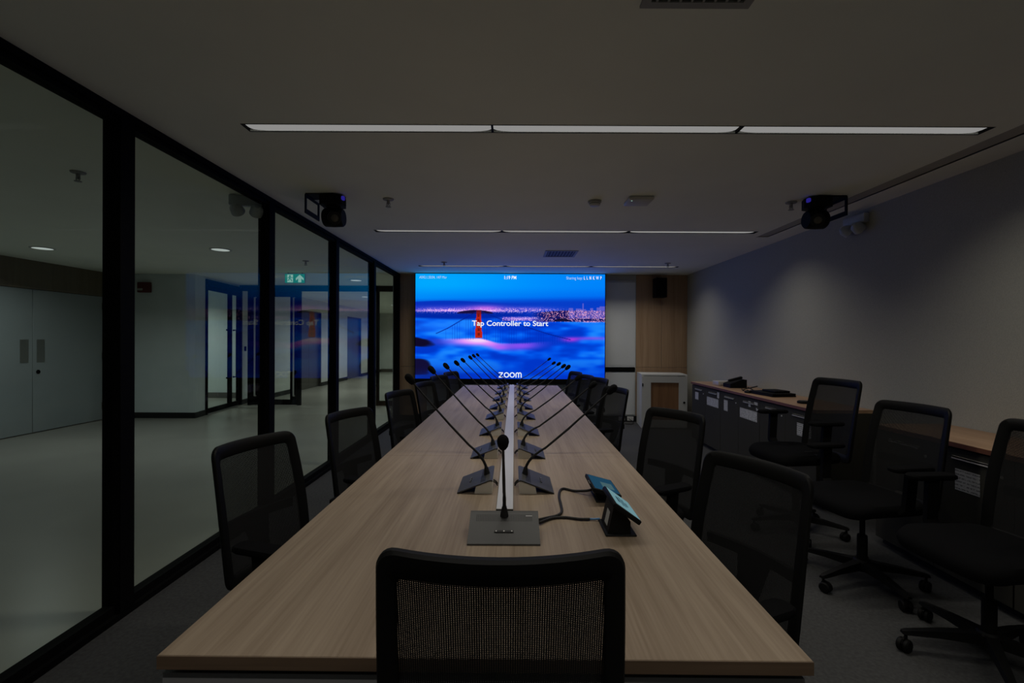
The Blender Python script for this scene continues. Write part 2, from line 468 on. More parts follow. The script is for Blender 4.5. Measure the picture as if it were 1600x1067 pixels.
b = MB().box(1.92, 1.98, -.018, 0, 1.14, 1.24).build('card_reader', 'black_metal')
b.location = (XA, YA, 0); b.rotation_euler = (0, 0, ang)
tag(b, 'small black card reader on the white wall right of the glass door', 'card reader')
# bright room behind that glass door
w4 = empty('wall_side_room', (0, 11.25, 0)); struct(w4)
MB().box(-9.5, -5.95, 0, .1, 0, CEIL).box(-9.5, -9.4, -2.8, 0, 0, CEIL).box(-9.5, -5.7, -2.81, -2.79, 0, CEIL).build('wall_core', 'white_wall', w4)
MB().box(-9.4, -5.95, -.014, 0, 0, .13).build('skirting', 'steel_dark', w4)

# glazed partition across the corridor, door leaves standing in it
YP = 10.06
par = empty('wall_corridor_partition', (0, YP, 0)); struct(par)
MB().box(-5.78, -1.9, -.03, .03, 2.42, CEIL).build('partition_header', 'black_metal', par)
for xa, xb in ((-5.60, -5.54), (-4.56, -4.48), (-2.88, -2.82)): MB().box(xa, xb, -.03, .03, 0, 2.42).build('partition_post', 'black_metal', par)
lf = MB().box(-5.53, -5.38, -.025, .025, .01, 2.415).box(-4.70, -4.57, -.025, .025, .01, 2.415).box(-5.38, -4.70, -.025, .025, .01, .12).box(-5.38, -4.70, -.025, .025, 2.30, 2.415).build('door_leaf', 'black_metal', par)
MB().box(-5.38, -4.70, -.004, .004, .12, 2.30).build('door_pane', 'door_glass', lf)
MB().tube([(-5.43, -.02, .20), (-5.43, -.07, .20), (-5.43, -.07, 2.28), (-5.43, -.02, 2.28)], .017, 8).build('bar_handle', 'alu', lf)
MB().tube([(-4.61, -.02, .20), (-4.61, -.07, .20), (-4.61, -.07, 2.28), (-4.61, -.02, 2.28)], .017, 8).build('bar_handle', 'alu', lf)
fx = MB().box(-2.82, -1.9, -.025, .025, 0, .10).build('partition_rail', 'black_metal', par)
MB().box(-2.82, -1.9, -.004, .004, .10, 2.42).build('partition_pane', 'door_glass', par)

# lift lobby
XW = -5.72
w5 = empty('wall_lobby', (XW, 0, 0)); struct(w5)
b = MB()
for a, c_ in ((10.66, 12.75), (14.2, 16.45), (17.95, 20.6)):
    b.box(-.12, 0, a, c_, 0, CEIL)
b.box(-.12, 0, 12.75, 14.2, 2.2, CEIL).box(-.12, 0, 16.45, 17.95, 2.2, CEIL)
b.build('wall_core', 'marble', w5)
MB().box(0, .015, 10.66, 12.75, 0, .11).box(0, .015, 14.2, 16.45, 0, .11).box(0, .015, 17.95, 20.6, 0, .11).build('skirting', 'black_base', w5)
struct(MB().box(-5.8, -1.6, 20.6, 20.7, 0, CEIL).build('wall_lobby_end', 'marble'))
struct(MB().box(-5.7, -1.7, 20.585, 20.6, 0, .13).build('baseboard_lobby', 'steel_dark'))
struct(MB().box(-1.75, -1.65, YB+.12, 20.6, 0, CEIL).build('wall_lobby_right', 'marble'))
for k, (a, c_) in enumerate(((12.75, 14.2), (16.45, 17.95))):
    d = empty('door_%d' % (3+k), (XW, 0, 0)); struct(d)
    tag(d, ['dark metal lift door nearer the glazed partition', 'dark metal lift door farther down the lobby'][k])
    for y0, y1 in ((a+.03, (a+c_)/2-.003), ((a+c_)/2+.003, c_-.03)):
        MB().box(-.10, -.06, y0, y1, .01, 2.17).build('lift_leaf', 'steel_dark', d)
    MB().box(-.12, .004, a, a+.03, 0, 2.2).box(-.12, .004, c_-.03, c_, 0, 2.2).box(-.12, .004, a+.03, c_-.03, 2.17, 2.2).build('door_frame', 'steel_dark', d)
# red boxes
fa = empty('fire_alarm', (-6.46, YA, 2.30))
tag(fa, 'red fire alarm horn box high on the white corridor wall', 'fire alarm')
MB().rbox(-.11, .11, -.06, 0, -.09, .09, .01, 2).build('alarm_housing', 'dark_red', fa)
MB().rbox(-.10, -.01, -.064, -.058, -.055, -.02, .002, 1).build('alarm_strobe', 'light_grey', fa)
fb = empty('fire_call_point', (-5.05, 20.58, 2.02))
tag(fb, 'small red fire call box on the far lobby wall', 'fire call box')
MB().rbox(-.10, .10, -.06, 0, -.11, .11, .01, 2).build('call_housing', 'dark_red', fb)
MB().box(-.05, .05, -.063, -.06, -.05, .05).build('call_plate', 'light_grey', fb)

# exit sign
ex = empty('exit_sign', (-3.72, 8.12, 2.44))
tag(ex, 'green illuminated emergency exit sign hanging from the corridor ceiling', 'exit sign')
MB().rbox(-.175, .175, -.014, .014, -.083, .083, .004, 1).build('sign_housing', 'white_plastic', ex)
MB().box(-.168, .168, -.0165, -.0145, -.076, .076).build('sign_face', 'exit_green', ex)
for hx in (-.12, .12): MB().tube([(hx, 0, .08), (hx, 0, .10)], .008).build('sign_hanger', 'steel', ex)
pic = MB().box(-.128, -.030, -.018, -.0167, -.066, .066).build('pictogram_doorway', 'exit_white', ex)
M_ = RX(PI/2)
def flat(b, poly, y0, y1): b.prism(poly, y0, y1, 'y')
rn = MB()
flat(rn, [(-.082+.013*math.cos(a), .045+.013*math.sin(a)) for a in [2*PI*k/10 for k in range(10)]], -.020, -.0182)
def limb(p, q, w):
    dx, dy = q[0]-p[0], q[1]-p[1]; l = math.hypot(dx, dy); nx, ny = -dy/l*w, dx/l*w
    flat(rn, [(p[0]+nx, p[1]+ny), (p[0]-nx, p[1]-ny), (q[0]-nx, q[1]-ny), (q[0]+nx, q[1]+ny)], -.020, -.0182)
limb((-.080, .032), (-.088, -.005), .010); limb((-.086, .0), (-.062, -.022), .006); limb((-.062, -.022), (-.046, -.050), .006)
limb((-.090, .0), (-.100, -.030), .006); limb((-.100, -.030), (-.124, -.034), .006)
limb((-.078, .028), (-.052, .010), .005); limb((-.052, .010), (-.032, .014), .005); limb((-.084, .026), (-.108, .020), .005); limb((-.108, .020), (-.116, .000), .005)
rn.build('pictogram_runner', 'exit_green', ex)
ar = MB(); flat(ar, [(.085, .066), (.152, .005), (.152, -.035), (.112, -.002), (.112, -.066), (.058, -.066), (.058, -.002), (.018, -.035), (.018, .005)], -.018, -.0167)
ar.build('pictogram_arrow', 'exit_white', ex)

# corridor downlights
dl = [(-5.95, 6.0, 'round downlight in front of the grey double doors'), (-3.72, 6.04, 'round downlight in the corridor ceiling before the exit sign'),
      (-3.0, 9.1, 'round downlight between the exit sign and the glazed partition'),
      (-5.0, 1.2, 'round downlight of the corridor nearest the camera')]
for x, y, lab in dl[:3] + dl[3:]:
    o = empty('downlight', (x, y, CEIL)); tag(o, lab, 'downlight', 'corridor downlights')
    MB().lathe([(.125, 0), (.125, -.006), (.105, -.008), (.104, 0)], 24).build('trim_ring', 'white_plastic', o)
    MB().lathe([(.103, -.002), (.103, -.005)], 24).build('lamp_disc', 'downlight', o)
    area_light('lamp', (0, 0, -.01), .20, .20, DOWN_W, 150, (.92, 1.0, 1.0), o, 'DISK')
lob = [(-3.9, 12.6, 'round downlight just behind the glazed partition'), (-3.9, 15.6, 'round downlight midway down the lift lobby'), (-3.9, 18.6, 'round downlight at the far end of the lift lobby'),
       (-7.6, 9.9, 'round downlight in the bright side room')]
for x, y, lab in lob:
    o = empty('downlight', (x, y, CEIL)); tag(o, lab, 'downlight', 'lobby downlights')
    MB().lathe([(.125, 0), (.125, -.006), (.105, -.008), (.104, 0)], 24).build('trim_ring', 'white_plastic', o)
    MB().lathe([(.103, -.002), (.103, -.005)], 24).build('lamp_disc', 'downlight', o)
    area_light('lamp', (0, 0, -.01), .20, .20, LOBBY_W, 150, (.93, 1.0, .97), o, 'DISK')

# ================================================================== CEILING THINGS OF THE ROOM
names = ['nearest the camera', 'in the middle', 'in front of the screen', 'added unseen over the camera']
sides = ['left', 'centre', 'right']
def strip_module():
    o = empty('strip_light')
    w = SL/2
    b = MB()
    b.box(-w, w, -HW-.002, -HW, 0, .05).box(-w, w, HW, HW+.002, 0, .05).box(-w, w, -HW, HW, .046, .05)
    b.box(-w, -w+.004, -HW, HW, 0, .046).box(w-.004, w, -HW, HW, 0, .046)
    b.build('housing', 'black_metal', o)
    b = MB()
    b.box(-w, w, -HW-.005, -HW+.0015, -.0012, .0).box(-w, w, HW-.0015, HW+.005, -.0012, .0).box(-w, -w+.006, -HW+.0015, HW-.0015, -.0012, .0).box(w-.006, w, -HW+.0015, HW-.0015, -.0012, .0)
    b.build('trim_frame', 'black_metal', o)
    # softly curved diffuser, ends pulled up into the housing
    b = MB(); loops = []
    for t in (-1, -.97, -.93, -.85, .85, .93, .97, 1):
        e = abs(t); drop = .0 if e < .9 else (.003 if e < .95 else (.007 if e < .98 else .014))
        loops.append([(t*(w-.005), y_, z_+drop) for y_, z_ in ((-HW+.002, .003), (-.02, .0005), (.02, .0005), (HW-.002, .003), (HW-.002, .020), (-HW+.002, .020))])
    b.loft(loops); b.build('diffuser', 'diffuser', o)
    return o
proto = strip_module()
for i, y in enumerate(STRIPS):
    for k in range(3):
        o = proto if (i == 0 and k == 0) else copy_tree(proto)
        o.location = (SX0+SL*(k+.5), y, CEIL)
        tag(o, 'recessed white strip light, %s module of the row %s' % (sides[k], names[i]), 'ceiling light', 'recessed strip lights')
for o in [q for q in C.objects if q.name.startswith('strip_light')]:
    area_light('lamp', (0, 0, -.002), SL-.1, .07, STRIP_W, 130, (1.0, .96, .87), o)

def sprinkler(x, y, lab):
    o = empty('sprinkler', (x, y, CEIL)); tag(o, lab, 'sprinkler', 'ceiling sprinklers')
    MB().lathe([(.045, 0), (.042, -.008), (.015, -.012)], 16).build('escutcheon', 'light_grey', o)
    MB().lathe([(.012, -.010), (.012, -.035), (.007, -.04), (.007, -.05)], 10).tube([(-.012, 0, -.03), (-.014, 0, -.05), (0, 0, -.062)], .003, 6).tube([(.012, 0, -.03), (.014, 0, -.05), (0, 0, -.062)], .003, 6).build('frame_arms', 'steel', o)
    MB().lathe([(.022, -.062), (.022, -.066)], 12).build('deflector', 'steel', o)
sprinkler(-1.007, 3.84, 'sprinkler head in the ceiling right of the left ceiling camera')
sprinkler(2.28, 3.88, 'sprinkler head in the ceiling left of the right ceiling camera')
sprinkler(-1.0, 6.95, 'sprinkler head above the top left corner of the screen')
sprinkler(2.28, 6.95, 'sprinkler head at the right end of the farthest strip light')
sprinkler(-2.98, 3.25, 'sprinkler head in the corridor ceiling seen through the first pane')
sprinkler(-3.0, 6.88, 'sprinkler head in the corridor ceiling above the exit sign')

o = empty('smoke_detector', (.67, 3.87, CEIL)); tag(o, 'small round smoke detector on the ceiling between the cameras', 'smoke detector')
MB().lathe([(.055, 0), (.055, -.012), (.048, -.016)], 24).build('mounting_base', 'light_grey', o)
MB().lathe([(.045, -.016), (.046, -.03), (.036, -.042), (.01, -.046)], 24).build('sensor_head', 'white_plastic', o)
MB().lathe([(.0465, -.024), (.0465, -.028)], 24).build('air_slit', 'vent_dark', o)
o = empty('wireless_access_point', (1.015, 3.82, CEIL)); tag(o, 'flat white square access point on the ceiling beside the smoke detector', 'access point')
MB().rbox(-.10, .10, -.10, .10, -.03, 0, .012, 3).build('housing', 'white_plastic', o)
MB().lathe([(.006, -.0302), (.006, -.0315)], 10, T(-.07, -.06, 0)).build('status_light', 'exit_white', o)

def grille(x0, x1, y0, y1, lab, n):
    o = empty('air_vent', ((x0+x1)/2, (y0+y1)/2, CEIL)); tag(o, lab, 'air vent')
    w, h = (x1-x0)/2, (y1-y0)/2
    MB().box(-w, w, -h, -h+.03, -.008, 0).box(-w, w, h-.03, h, -.008, 0).box(-w, -w+.03, -h+.03, h-.03, -.008, 0).box(w-.03, w, -h+.03, h-.03, -.008, 0).build('vent_frame', 'light_grey', o)
    MB().box(-w+.03, w-.03, -h+.03, h-.03, -.0015, 0).build('vent_back', 'vent_dark', o)
    sl = MB().box(-.004, .004, -h+.031, h-.031, -.0075, -.0016)
    first = sl.build('slat', 'light_grey', o)
    for k in range(n):
        s = first if k == 0 else first.copy()
        if k: C.objects.link(s)
        s.parent = o; s.location.x = -w+.03+(2*w-.06)*(k+.5)/n
grille(.42, .84, 6.0, 6.45, 'square slatted air vent in the ceiling before the screen', 9)
grille(.43, .80, 1.15, 1.617, 'air vent at the top edge of the picture', 8)

# ceiling mounted cameras
def ptz(x, y, flip, lab):
    o = empty('ceiling_camera', (x, y, CEIL)); o.scale = (flip, 1, 1)
    tag(o, lab, 'camera', 'black ceiling cameras')
    # bracket: top plate plus an open rectangular cheek at the outer side
    MB().box(-.16, .06, -.07, .09, -.008, 0).build('ceiling_plate', 'plastic_black', o)
    b = MB()
    for y0, y1, z0, z1 in ((-.07, .20, -.028, -.008), (-.07, .20, -.155, -.118), (-.07, -.045, -.118, -.028), (.175, .20, -.118, -.028)):
        b.box(-.165, -.157, y0, y1, z0, z1)
    b.build('bracket_cheek', 'plastic_black', o)
    body = MB().prism([(-.055, -.06), (-.02, -.085), (.08, -.085), (.12, -.06), (.132, 0), (.11, .07), (.06, .09), (-.03, .09), (-.06, .06)], -.085, -.010, 'z').build('camera_base', 'plastic_black', o)
    MB().lathe([(.055, -.085), (.058, -.096), (.048, -.104)], 24, T(.035, 0, 0)).build('pan_ring', 'plastic_black', o)
    hd = MB().lathe([(.02, -.078), (.062, -.078), (.072, -.066), (.075, 0), (.072, .066), (.062, .078), (.02, .078)], 28, T(.035, .01, -.172) @ RX(math.radians(8)) @ RY(PI/2) @ Matrix.Rotation(0, 4, 'X')).build('camera_head', 'plastic_black', o)
    MB().lathe([(.050, 0), (.052, .04), (.043, .046), (.02, .042)], 24, T(.055, -.045, -.185) @ RZ(.5) @ RX(math.radians(108))).build('lens_barrel', 'mic_black', hd)
    MB().lathe([(.030, .042), (.018, .048), (.004, .050)], 20, T(.055, -.045, -.185) @ RZ(.5) @ RX(math.radians(108))).build('lens_glass', 'steel_dark', hd)
    MB().rbox(.108, .138, -.062, -.03, -.050, -.018, .006, 2).build('status_light', 'led_blue', o)
    return o
ptz(-1.455, 3.76, 1, 'black ceiling camera on an open bracket next to the glass wall')
ptz(2.445, 3.76, -1, 'black ceiling camera on an open bracket next to the grey wall')

def twin_light(loc, rz, lab):
    o = empty('emergency_light', loc, rz); tag(o, lab, 'emergency light', 'twin head emergency lights')
    MB().rbox(-.13, .13, -.05, 0, -.02, .06, .008, 2).build('battery_box', 'lamp_grey', o)
    for s in (-1, 1):
        h = MB().lathe([(.018, .05), (.045, .02), (.052, -.03), (.048, -.034)], 20, T(s*.07, -.06, -.055) @ RX(math.radians(60)) @ RY(math.radians(12*s))).build('lamp_head', 'lamp_grey', o)
        MB().lathe([(.046, -.0345), (.03, -.037), (.01, -.038)], 20, T(s*.07, -.06, -.055) @ RX(math.radians(60)) @ RY(math.radians(12*s))).build('lamp_lens', 'alu', h)
twin_light((XR, 4.15, 2.44), -PI/2, 'pale twin head emergency light high on the right wall')
twin_light((-2.12, 3.80, 2.475), math.radians(20), 'pale twin head emergency light in the corridor just outside the glass')

# wall speaker
o = empty('wall_speaker', (2.515, YB-.012, 2.30)); tag(o, 'black box loudspeaker high on the oak wall right of the screen', 'speaker')
MB().rbox(-.10, .10, -.20, -.03, -.165, .165, .01, 2).build('cabinet', 'plastic_black', o)
MB().rbox(-.09, .09, -.207, -.20, -.155, .155, .003, 1).build('grille', 'fabric_black', o)
MB().box(-.03, .03, -.03, 0, -.05, .05).box(-.05, .05, -.06, 0, .165, .185).box(-.05, -.03, -.10, -.04, .13, .185).build('bracket', 'black_metal', o)

# ================================================================== LED SCREEN
SY = 8.05
sx0, sx1, sz0, sz1 = -1.643, 1.577, .742, 2.525
SW, SH = sx1-sx0, sz1-sz0
def vnoise(u, v, sx, sy, seed):
    r = np.random.RandomState(seed); n = 64
    g = r.rand(n, n)
    x = u*sx; y = v*sy
    xi = np.floor(x).astype(int); yi = np.floor(y).astype(int); fx = x-xi; fy = y-yi
    fx = fx*fx*(3-2*fx); fy = fy*fy*(3-2*fy)
    a = g[xi % n, yi % n]; b_ = g[(xi+1) % n, yi % n]; c_ = g[xi % n, (yi+1) % n]; d_ = g[(xi+1) % n, (yi+1) % n]
    return (a*(1-fx)+b_*fx)*(1-fy)+(c_*(1-fx)+d_*fx)*fy
def fbm(u, v, sx, sy, seed):
    return .55*vnoise(u, v, sx, sy, seed)+.28*vnoise(u, v, sx*2.1, sy*2.1, seed+1)+.17*vnoise(u, v, sx*4.3, sy*4.3, seed+2)
def sst(a, b_, x):
    t = np.clip((x-a)/(b_-a), 0, 1); return t*t*(3-2*t)
def blob(u, v, cu, cv, ru, rv): return np.exp(-(((u-cu)/ru)**2+((v-cv)/rv)**2))
def mixc(img, c, w):
    w = np.clip(w, 0, 1)[..., None]; return img*(1-w)+np.array(c, float)*w
def picture(nx, ny):
    u, v = np.meshgrid((np.arange(nx)+.5)/nx, (np.arange(ny)+.5)/ny, indexing='ij')
    rnd = np.random.RandomState(3)
    img = np.zeros((nx, ny, 3))
    img[:] = (0, 148, 255)
    img = mixc(img, (0, 168, 255), blob(u, v, .08, .08, .35, .16))
    img = mixc(img, (0, 128, 250), sst(.35, 1.0, u)*.8)
    img = mixc(img, (0, 95, 235), sst(.10, .27, v)*(.35+.5*u))
    img = mixc(img, (8, 50, 190), sst(.23, .30, v+.03*u)*.8)
    img = mixc(img, (6, 44, 185), sst(.262, .275, v+.012*np.sin(u*9))*.85*sst(.75, .3, u))
    # glow over the bay
    img = mixc(img, (120, 90, 235), blob(u, v, .22, .345, .25, .035)*.8)
    img = mixc(img, (215, 110, 235), blob(u, v, .37, .335, .09, .032)*.95)
    img = mixc(img, (235, 170, 250), blob(u, v, .20, .352, .22, .010)*.8)
    img = mixc(img, (240, 170, 245), blob(u, v, .40, .352, .05, .012))
    img = mixc(img, (110, 90, 225), blob(u, v, .58, .335, .16, .022)*.7)
    # water
    img = mixc(img, (0, 38, 165), sst(.352, .372, v)*sst(.47, .42, v))
    img = mixc(img, (12, 60, 200), sst(.352, .37, v)*sst(.41, .38, v)*sst(.5, .62, u)*.6)
    sp = rnd.rand(nx, ny)
    band = blob(u, v, .22, .350, .30, .022)+.8*blob(u, v, .60, .345, .18, .02)
    img = mixc(img, (255, 205, 250), (sp > .72)*band*.9)
    # island
    hill = sst(.0, .006, v-(.372-.030*np.clip(1-((u-.315)/.095)**2, 0, 1)**.6))*(np.abs(u-.315) < .095)*sst(.385, .372, v)
    img = mixc(img, (22, 14, 62), hill)
    # fog
    fog = fbm(u, v, 5, 9, 11)
    edge = .415+.012*np.sin(u*7)+.02*(fog-.5)
    fm = sst(edge-.01, edge+.02, v)
    fc = np.zeros_like(img); fc[:] = (0, 92, 243)
    fc = mixc(fc, (28, 136, 255), sst(.45, .70, fog)*.95)
    fc = mixc(fc, (0, 50, 195), sst(.56, .32, fog)*.9)
    fc = mixc(fc, (30, 120, 255), blob(u, v, .12, .50, .2, .06)*.6)
    fc = mixc(fc, (0, 52, 200), sst(.72, 1.0, v)*.55)
    fc = mixc(fc, (0, 25, 140), sst(.86, 1.0, v)*sst(.4, .0, u)*.6)
    img = img*(1-fm[..., None])+fc*fm[..., None]
    # city on the right
    cb = (u > .46)*sst(.455, .44, v)*sst(.40, .42, v)*sst(.68, .60, u)
    img = mixc(img, (90, 60, 190), cb*.8)
    top = .375-.03*sst(.55, .8, u)
    cityr = sst(.60, .70, u)*sst(.458, .448, v)*(v > top)
    img = mixc(img, (24, 14, 84), cityr*.9)
    for bx, bh, bw in ((.82, .085, .012), (.835, .06, .01), (.86, .075, .014), (.885, .125, .004), (.888, .07, .012), (.91, .06, .012), (.93, .085, .008), (.948, .06, .012), (.965, .09, .01), (.985, .10, .014)):
        m_ = (np.abs(u-bx) < bw)*(v > .405-bh)*(v < .42)
        img = mixc(img, (120, 105, 205), m_*.75)
    lit = sp > .80
    img = mixc(img, (250, 205, 245), lit*(cityr*.75+cb*.9))
    img = mixc(img, (240, 150, 180), (sp > .9)*cityr*.8)
    img = mixc(img, (16, 10, 40), sst(0, .006, v-(.452-.035*np.clip(1-((u-.775)/.055)**2, 0, 1)))*(v < .452)*(np.abs(u-.775) < .055)*.9)
    img = mixc(img, (245, 170, 215), blob(u, v, .93, .452, .07, .008)*(sp > .4)*.8)
    img = mixc(img, (230, 180, 250), blob(u, v, .55, .425, .08, .012)*.7)
    # pink lit fog
    n2 = fbm(u, v, 7, 12, 31)
    ridge = .635+.045*sst(.33, .46, u)-.03*sst(.5, .8, u)-.02*sst(.8, 1, u)
    pk = sst(ridge-.028, ridge-.004, v)*sst(ridge+.075, ridge+.01, v)
    img = mixc(img, (215, 125, 250), pk*blob(u, v, .34, .64, .16, .1)*1.3)
    img = mixc(img, (245, 212, 250), pk*blob(u, v, .335, .625, .075, .035)*1.3)
    img = mixc(img, (190, 95, 245), blob(u, v, .45, .70, .04, .022)*.8)
    img = mixc(img, (150, 80, 245), pk*blob(u, v, .56, .68, .10, .1)*.85)
    img = mixc(img, (190, 60, 225), blob(u, v, .82, .625, .045, .022)*.75+blob(u, v, .93, .61, .12, .016)*.55)
    # dark headlands
    img = mixc(img, (16, 10, 40), sst(.75, -.55, (u/.085)**2+((v-.648-.25*u)/.034)**2-1.0+2.6*(n2-.5)))
    img = mixc(img, (18, 14, 52), sst(.45, -.45, (u/.075)**2+((v-.895)/.075)**2-1+2.2*(n2-.5)))
    img = mixc(img, (10, 30, 120), blob(u, v, .10, .97, .12, .05)*.6)
    # bridge cables
    def line(pts, w, c, a):
        nonlocal img
        for (u0, v0), (u1, v1) in zip(pts[:-1], pts[1:]):
            du, dv = (u1-u0)*16/9, v1-v0; l2 = du*du+dv*dv
            t = np.clip((((u-u0)*16/9)*du+(v-v0)*dv)/l2, 0, 1)
            dd = np.hypot((u-u0)*16/9-t*du, (v-v0)-t*dv)
            img = mixc(img, c, sst(w, w*.4, dd)*a)
    lc = [(.325, .36), (.24, .445), (.17, .52), (.11, .57)]
    rc = [(.345, .36), (.45, .43), (.58, .50), (.70, .57), (.82, .625)]
    line(lc, .006, (4, 30, 140), .85); line(rc, .006, (4, 30, 140), .8)
    for uu in np.arange(.16, .80, .012):
        if abs(uu-.333) < .02: continue
        P_ = lc[::-1] if uu < .33 else rc
        v0 = np.interp(uu, [p[0] for p in P_], [p[1] for p in P_])
        v1 = .625+.04*max(0, min(1, (uu-.36)/.1))
        if v1 > v0: line([(uu, v0), (uu, v1)], .0025, (0, 40, 170), .35)
    # tower
    tw = .0125+.006*sst(.34, .62, v)
    tm = (np.abs(u-.334) < tw)*(v > .343)*(v < .612)
    img = mixc(img, (186, 36, 22), tm)
    img = mixc(img, (92, 18, 40), tm*sst(.42, .35, v)*.8)
    img = mixc(img, (120, 22, 22), tm*(np.abs(u-.334) < tw*.35)*(np.mod(v*22, 1) > .35))
    return np.clip(img, 0, 255)
def lin(c):
    c = c/255.0
    return np.where(c <= .04045, c/12.92, ((c+.055)/1.055)**2.4)

led = empty('video_wall', ((sx0+sx1)/2, SY, sz0))
tag(led, 'large LED video wall showing a foggy bridge at dusk', 'screen')
MB().box(-SW/2-.012, SW/2+.012, .006, .12, -.09, SH+.010).build('screen_cabinet', 'black_metal', led)
MB().box(-SW/2-.004, SW/2+.004, -.004, .006, -.085, -.002).build('lower_bezel', 'black_metal', led)
nx, ny = 320, 180
me = bpy.data.meshes.new('screen_image')
px_ = np.linspace(-SW/2, SW/2, nx+1); pz_ = np.linspace(SH, 0, ny+1)
gx, gz = np.meshgrid(px_, pz_, indexing='ij')
verts = np.stack([gx.ravel(), np.full(gx.size, 0.0), gz.ravel()], 1)
ii, jj = np.meshgrid(np.arange(nx), np.arange(ny), indexing='ij')
a0 = (ii*(ny+1)+jj).ravel()
faces = np.stack([a0, a0+1, a0+ny+2, a0+ny+1], 1)
me.from_pydata(verts.tolist(), [], faces.tolist())
att = me.color_attributes.new('picture', 'FLOAT_COLOR', 'CORNER')
colr = lin(picture(nx, ny)).reshape(-1, 3)
cc = np.repeat(np.concatenate([colr, np.ones((colr.shape[0], 1))], 1), 4, axis=0)
att.data.foreach_set('color', cc.astype(np.float32).ravel())
mm = bpy.data.materials.new('screen_picture'); mm.use_nodes = True
nt = mm.node_tree; nt.nodes.clear()
out = nt.nodes.new('ShaderNodeOutputMaterial'); e = nt.nodes.new('ShaderNodeEmission'); at = nt.nodes.new('ShaderNodeAttribute')
at.attribute_name = 'picture'; e.inputs[1].default_value = 1.0
nt.links.new(at.outputs['Color'], e.inputs[0]); nt.links.new(e.outputs[0], out.inputs[0])
me.materials.append(mm)
so = bpy.data.objects.new('screen_image', me); C.objects.link(so); so.parent = led

def text(body, cx, cz, h, m, parent, name, width=None, align='CENTER', bold=0.0, spacing=1.0, y=-.004, M=None, thick=.001):
    """lettering as a thin mesh standing in the x-z plane, cap height h"""
    cu = bpy.data.curves.new('t', 'FONT'); cu.body = body; cu.align_x = align; cu.size = 1; cu.offset = bold; cu.space_character = spacing
    cu.extrude = 0.002
    ob = bpy.data.objects.new('t', cu); C.objects.link(ob)
    dg = bpy.context.evaluated_depsgraph_get()
    m_ = bpy.data.meshes.new_from_object(ob.evaluated_get(dg))
    bpy.data.objects.remove(ob)
    co = np.array([v.co[:] for v in m_.vertices])
    s = h/.70
    sxx = s
    if width: sxx = width/(co[:, 0].max()-co[:, 0].min())
    x0 = (co[:, 0].max()+co[:, 0].min())/2 if align == 'CENTER' else co[:, 0].min()
    for v in m_.vertices:
        v.co = Vector(((v.co.x-x0)*sxx+cx, y-v.co.z/.002*thick, v.co.y*s+cz))
    if M is not None: m_.transform(M)
    m_.materials.clear(); m_.materials.append(MATS[m]); m_.update()
    t = bpy.data.objects.new(name, m_); C.objects.link(t); t.parent = parent
    return t
def sp(pxx, pyy): return ((pxx-797.0)*SY/740, (592.0-pyy)*SY/740)
k = SY/740
text('Tap Controller to Start', *sp(797, 509), 8.0*k, 'text_white', so, 'screen_message', width=119*k, bold=.014)
text('1:19 PM', *sp(797, 436.3), 5.3*k, 'text_white', so, 'screen_clock', width=18.5*k, bold=.012)
text('Sharing key:', *sp(884.5, 436.3), 4.6*k, 'text_soft', so, 'screen_caption', width=25*k, align='LEFT', bold=-.004)
text('L  L  N  K  W  P', *sp(912, 436.3), 5.2*k, 'text_white', so, 'screen_code', width=27.5*k, align='LEFT', bold=.012)
text('A042.1.50.04, 14/F Mer', *sp(655, 435.8), 4.4*k, 'text_soft', so, 'screen_caption', width=43*k, align='LEFT', bold=-.006)
# wordmark with round letters
zx, zz = sp(797, 590); zz += .02*k
xh = 8.4*k; wl_ = 35*k
b = MB()
st = 1.55*k
def stroke(p, q, w=st):
    d = Vector((q[0]-p[0], q[1]-p[1])); n = Vector((-d.y, d.x)).normalized()*w/2
    b.prism([(p[0]+n.x, p[1]+n.y), (p[0]-n.x, p[1]-n.y), (q[0]-n.x, q[1]-n.y), (q[0]+n.x, q[1]+n.y)], -.006, -.004, 'y')
def arc(cx, cz, rx, rz, a0, a1, n=22, w=st):
    for i in range(n):
        t0 = a0+(a1-a0)*i/n; t1 = a0+(a1-a0)*(i+1.15)/n
        stroke((cx+rx*math.cos(t0), cz+rz*math.sin(t0)), (cx+rx*math.cos(t1), cz+rz*math.sin(t1)), w)
x = zx-wl_/2; z0_ = zz; h_ = xh
stroke((x, z0_+h_-st/2), (x+6.6*k, z0_+h_-st/2)); stroke((x, z0_+st/2), (x+7*k, z0_+st/2)); stroke((x+.9*k, z0_+st*.7), (x+6*k, z0_+h_-st*.7))
r_ = (h_-st)/2
arc(x+12.2*k, z0_+h_/2, r_, r_, 0, 2*PI); arc(x+21.1*k, z0_+h_/2, r_, r_, 0, 2*PI)
mx0 = x+27*k
stroke((mx0, z0_), (mx0, z0_+h_*.60)); stroke((mx0+4.0*k, z0_), (mx0+4.0*k, z0_+h_*.6)); stroke((mx0+8.0*k, z0_), (mx0+8.0*k, z0_+h_*.6))
arc(mx0+2.0*k, z0_+h_*.6, 2.0*k, h_*.4-st/2, 0, PI, 12); arc(mx0+6.0*k, z0_+h_*.6, 2.0*k, h_*.4-st/2, 0, PI, 12)
b.build('screen_wordmark', 'text_white', so)

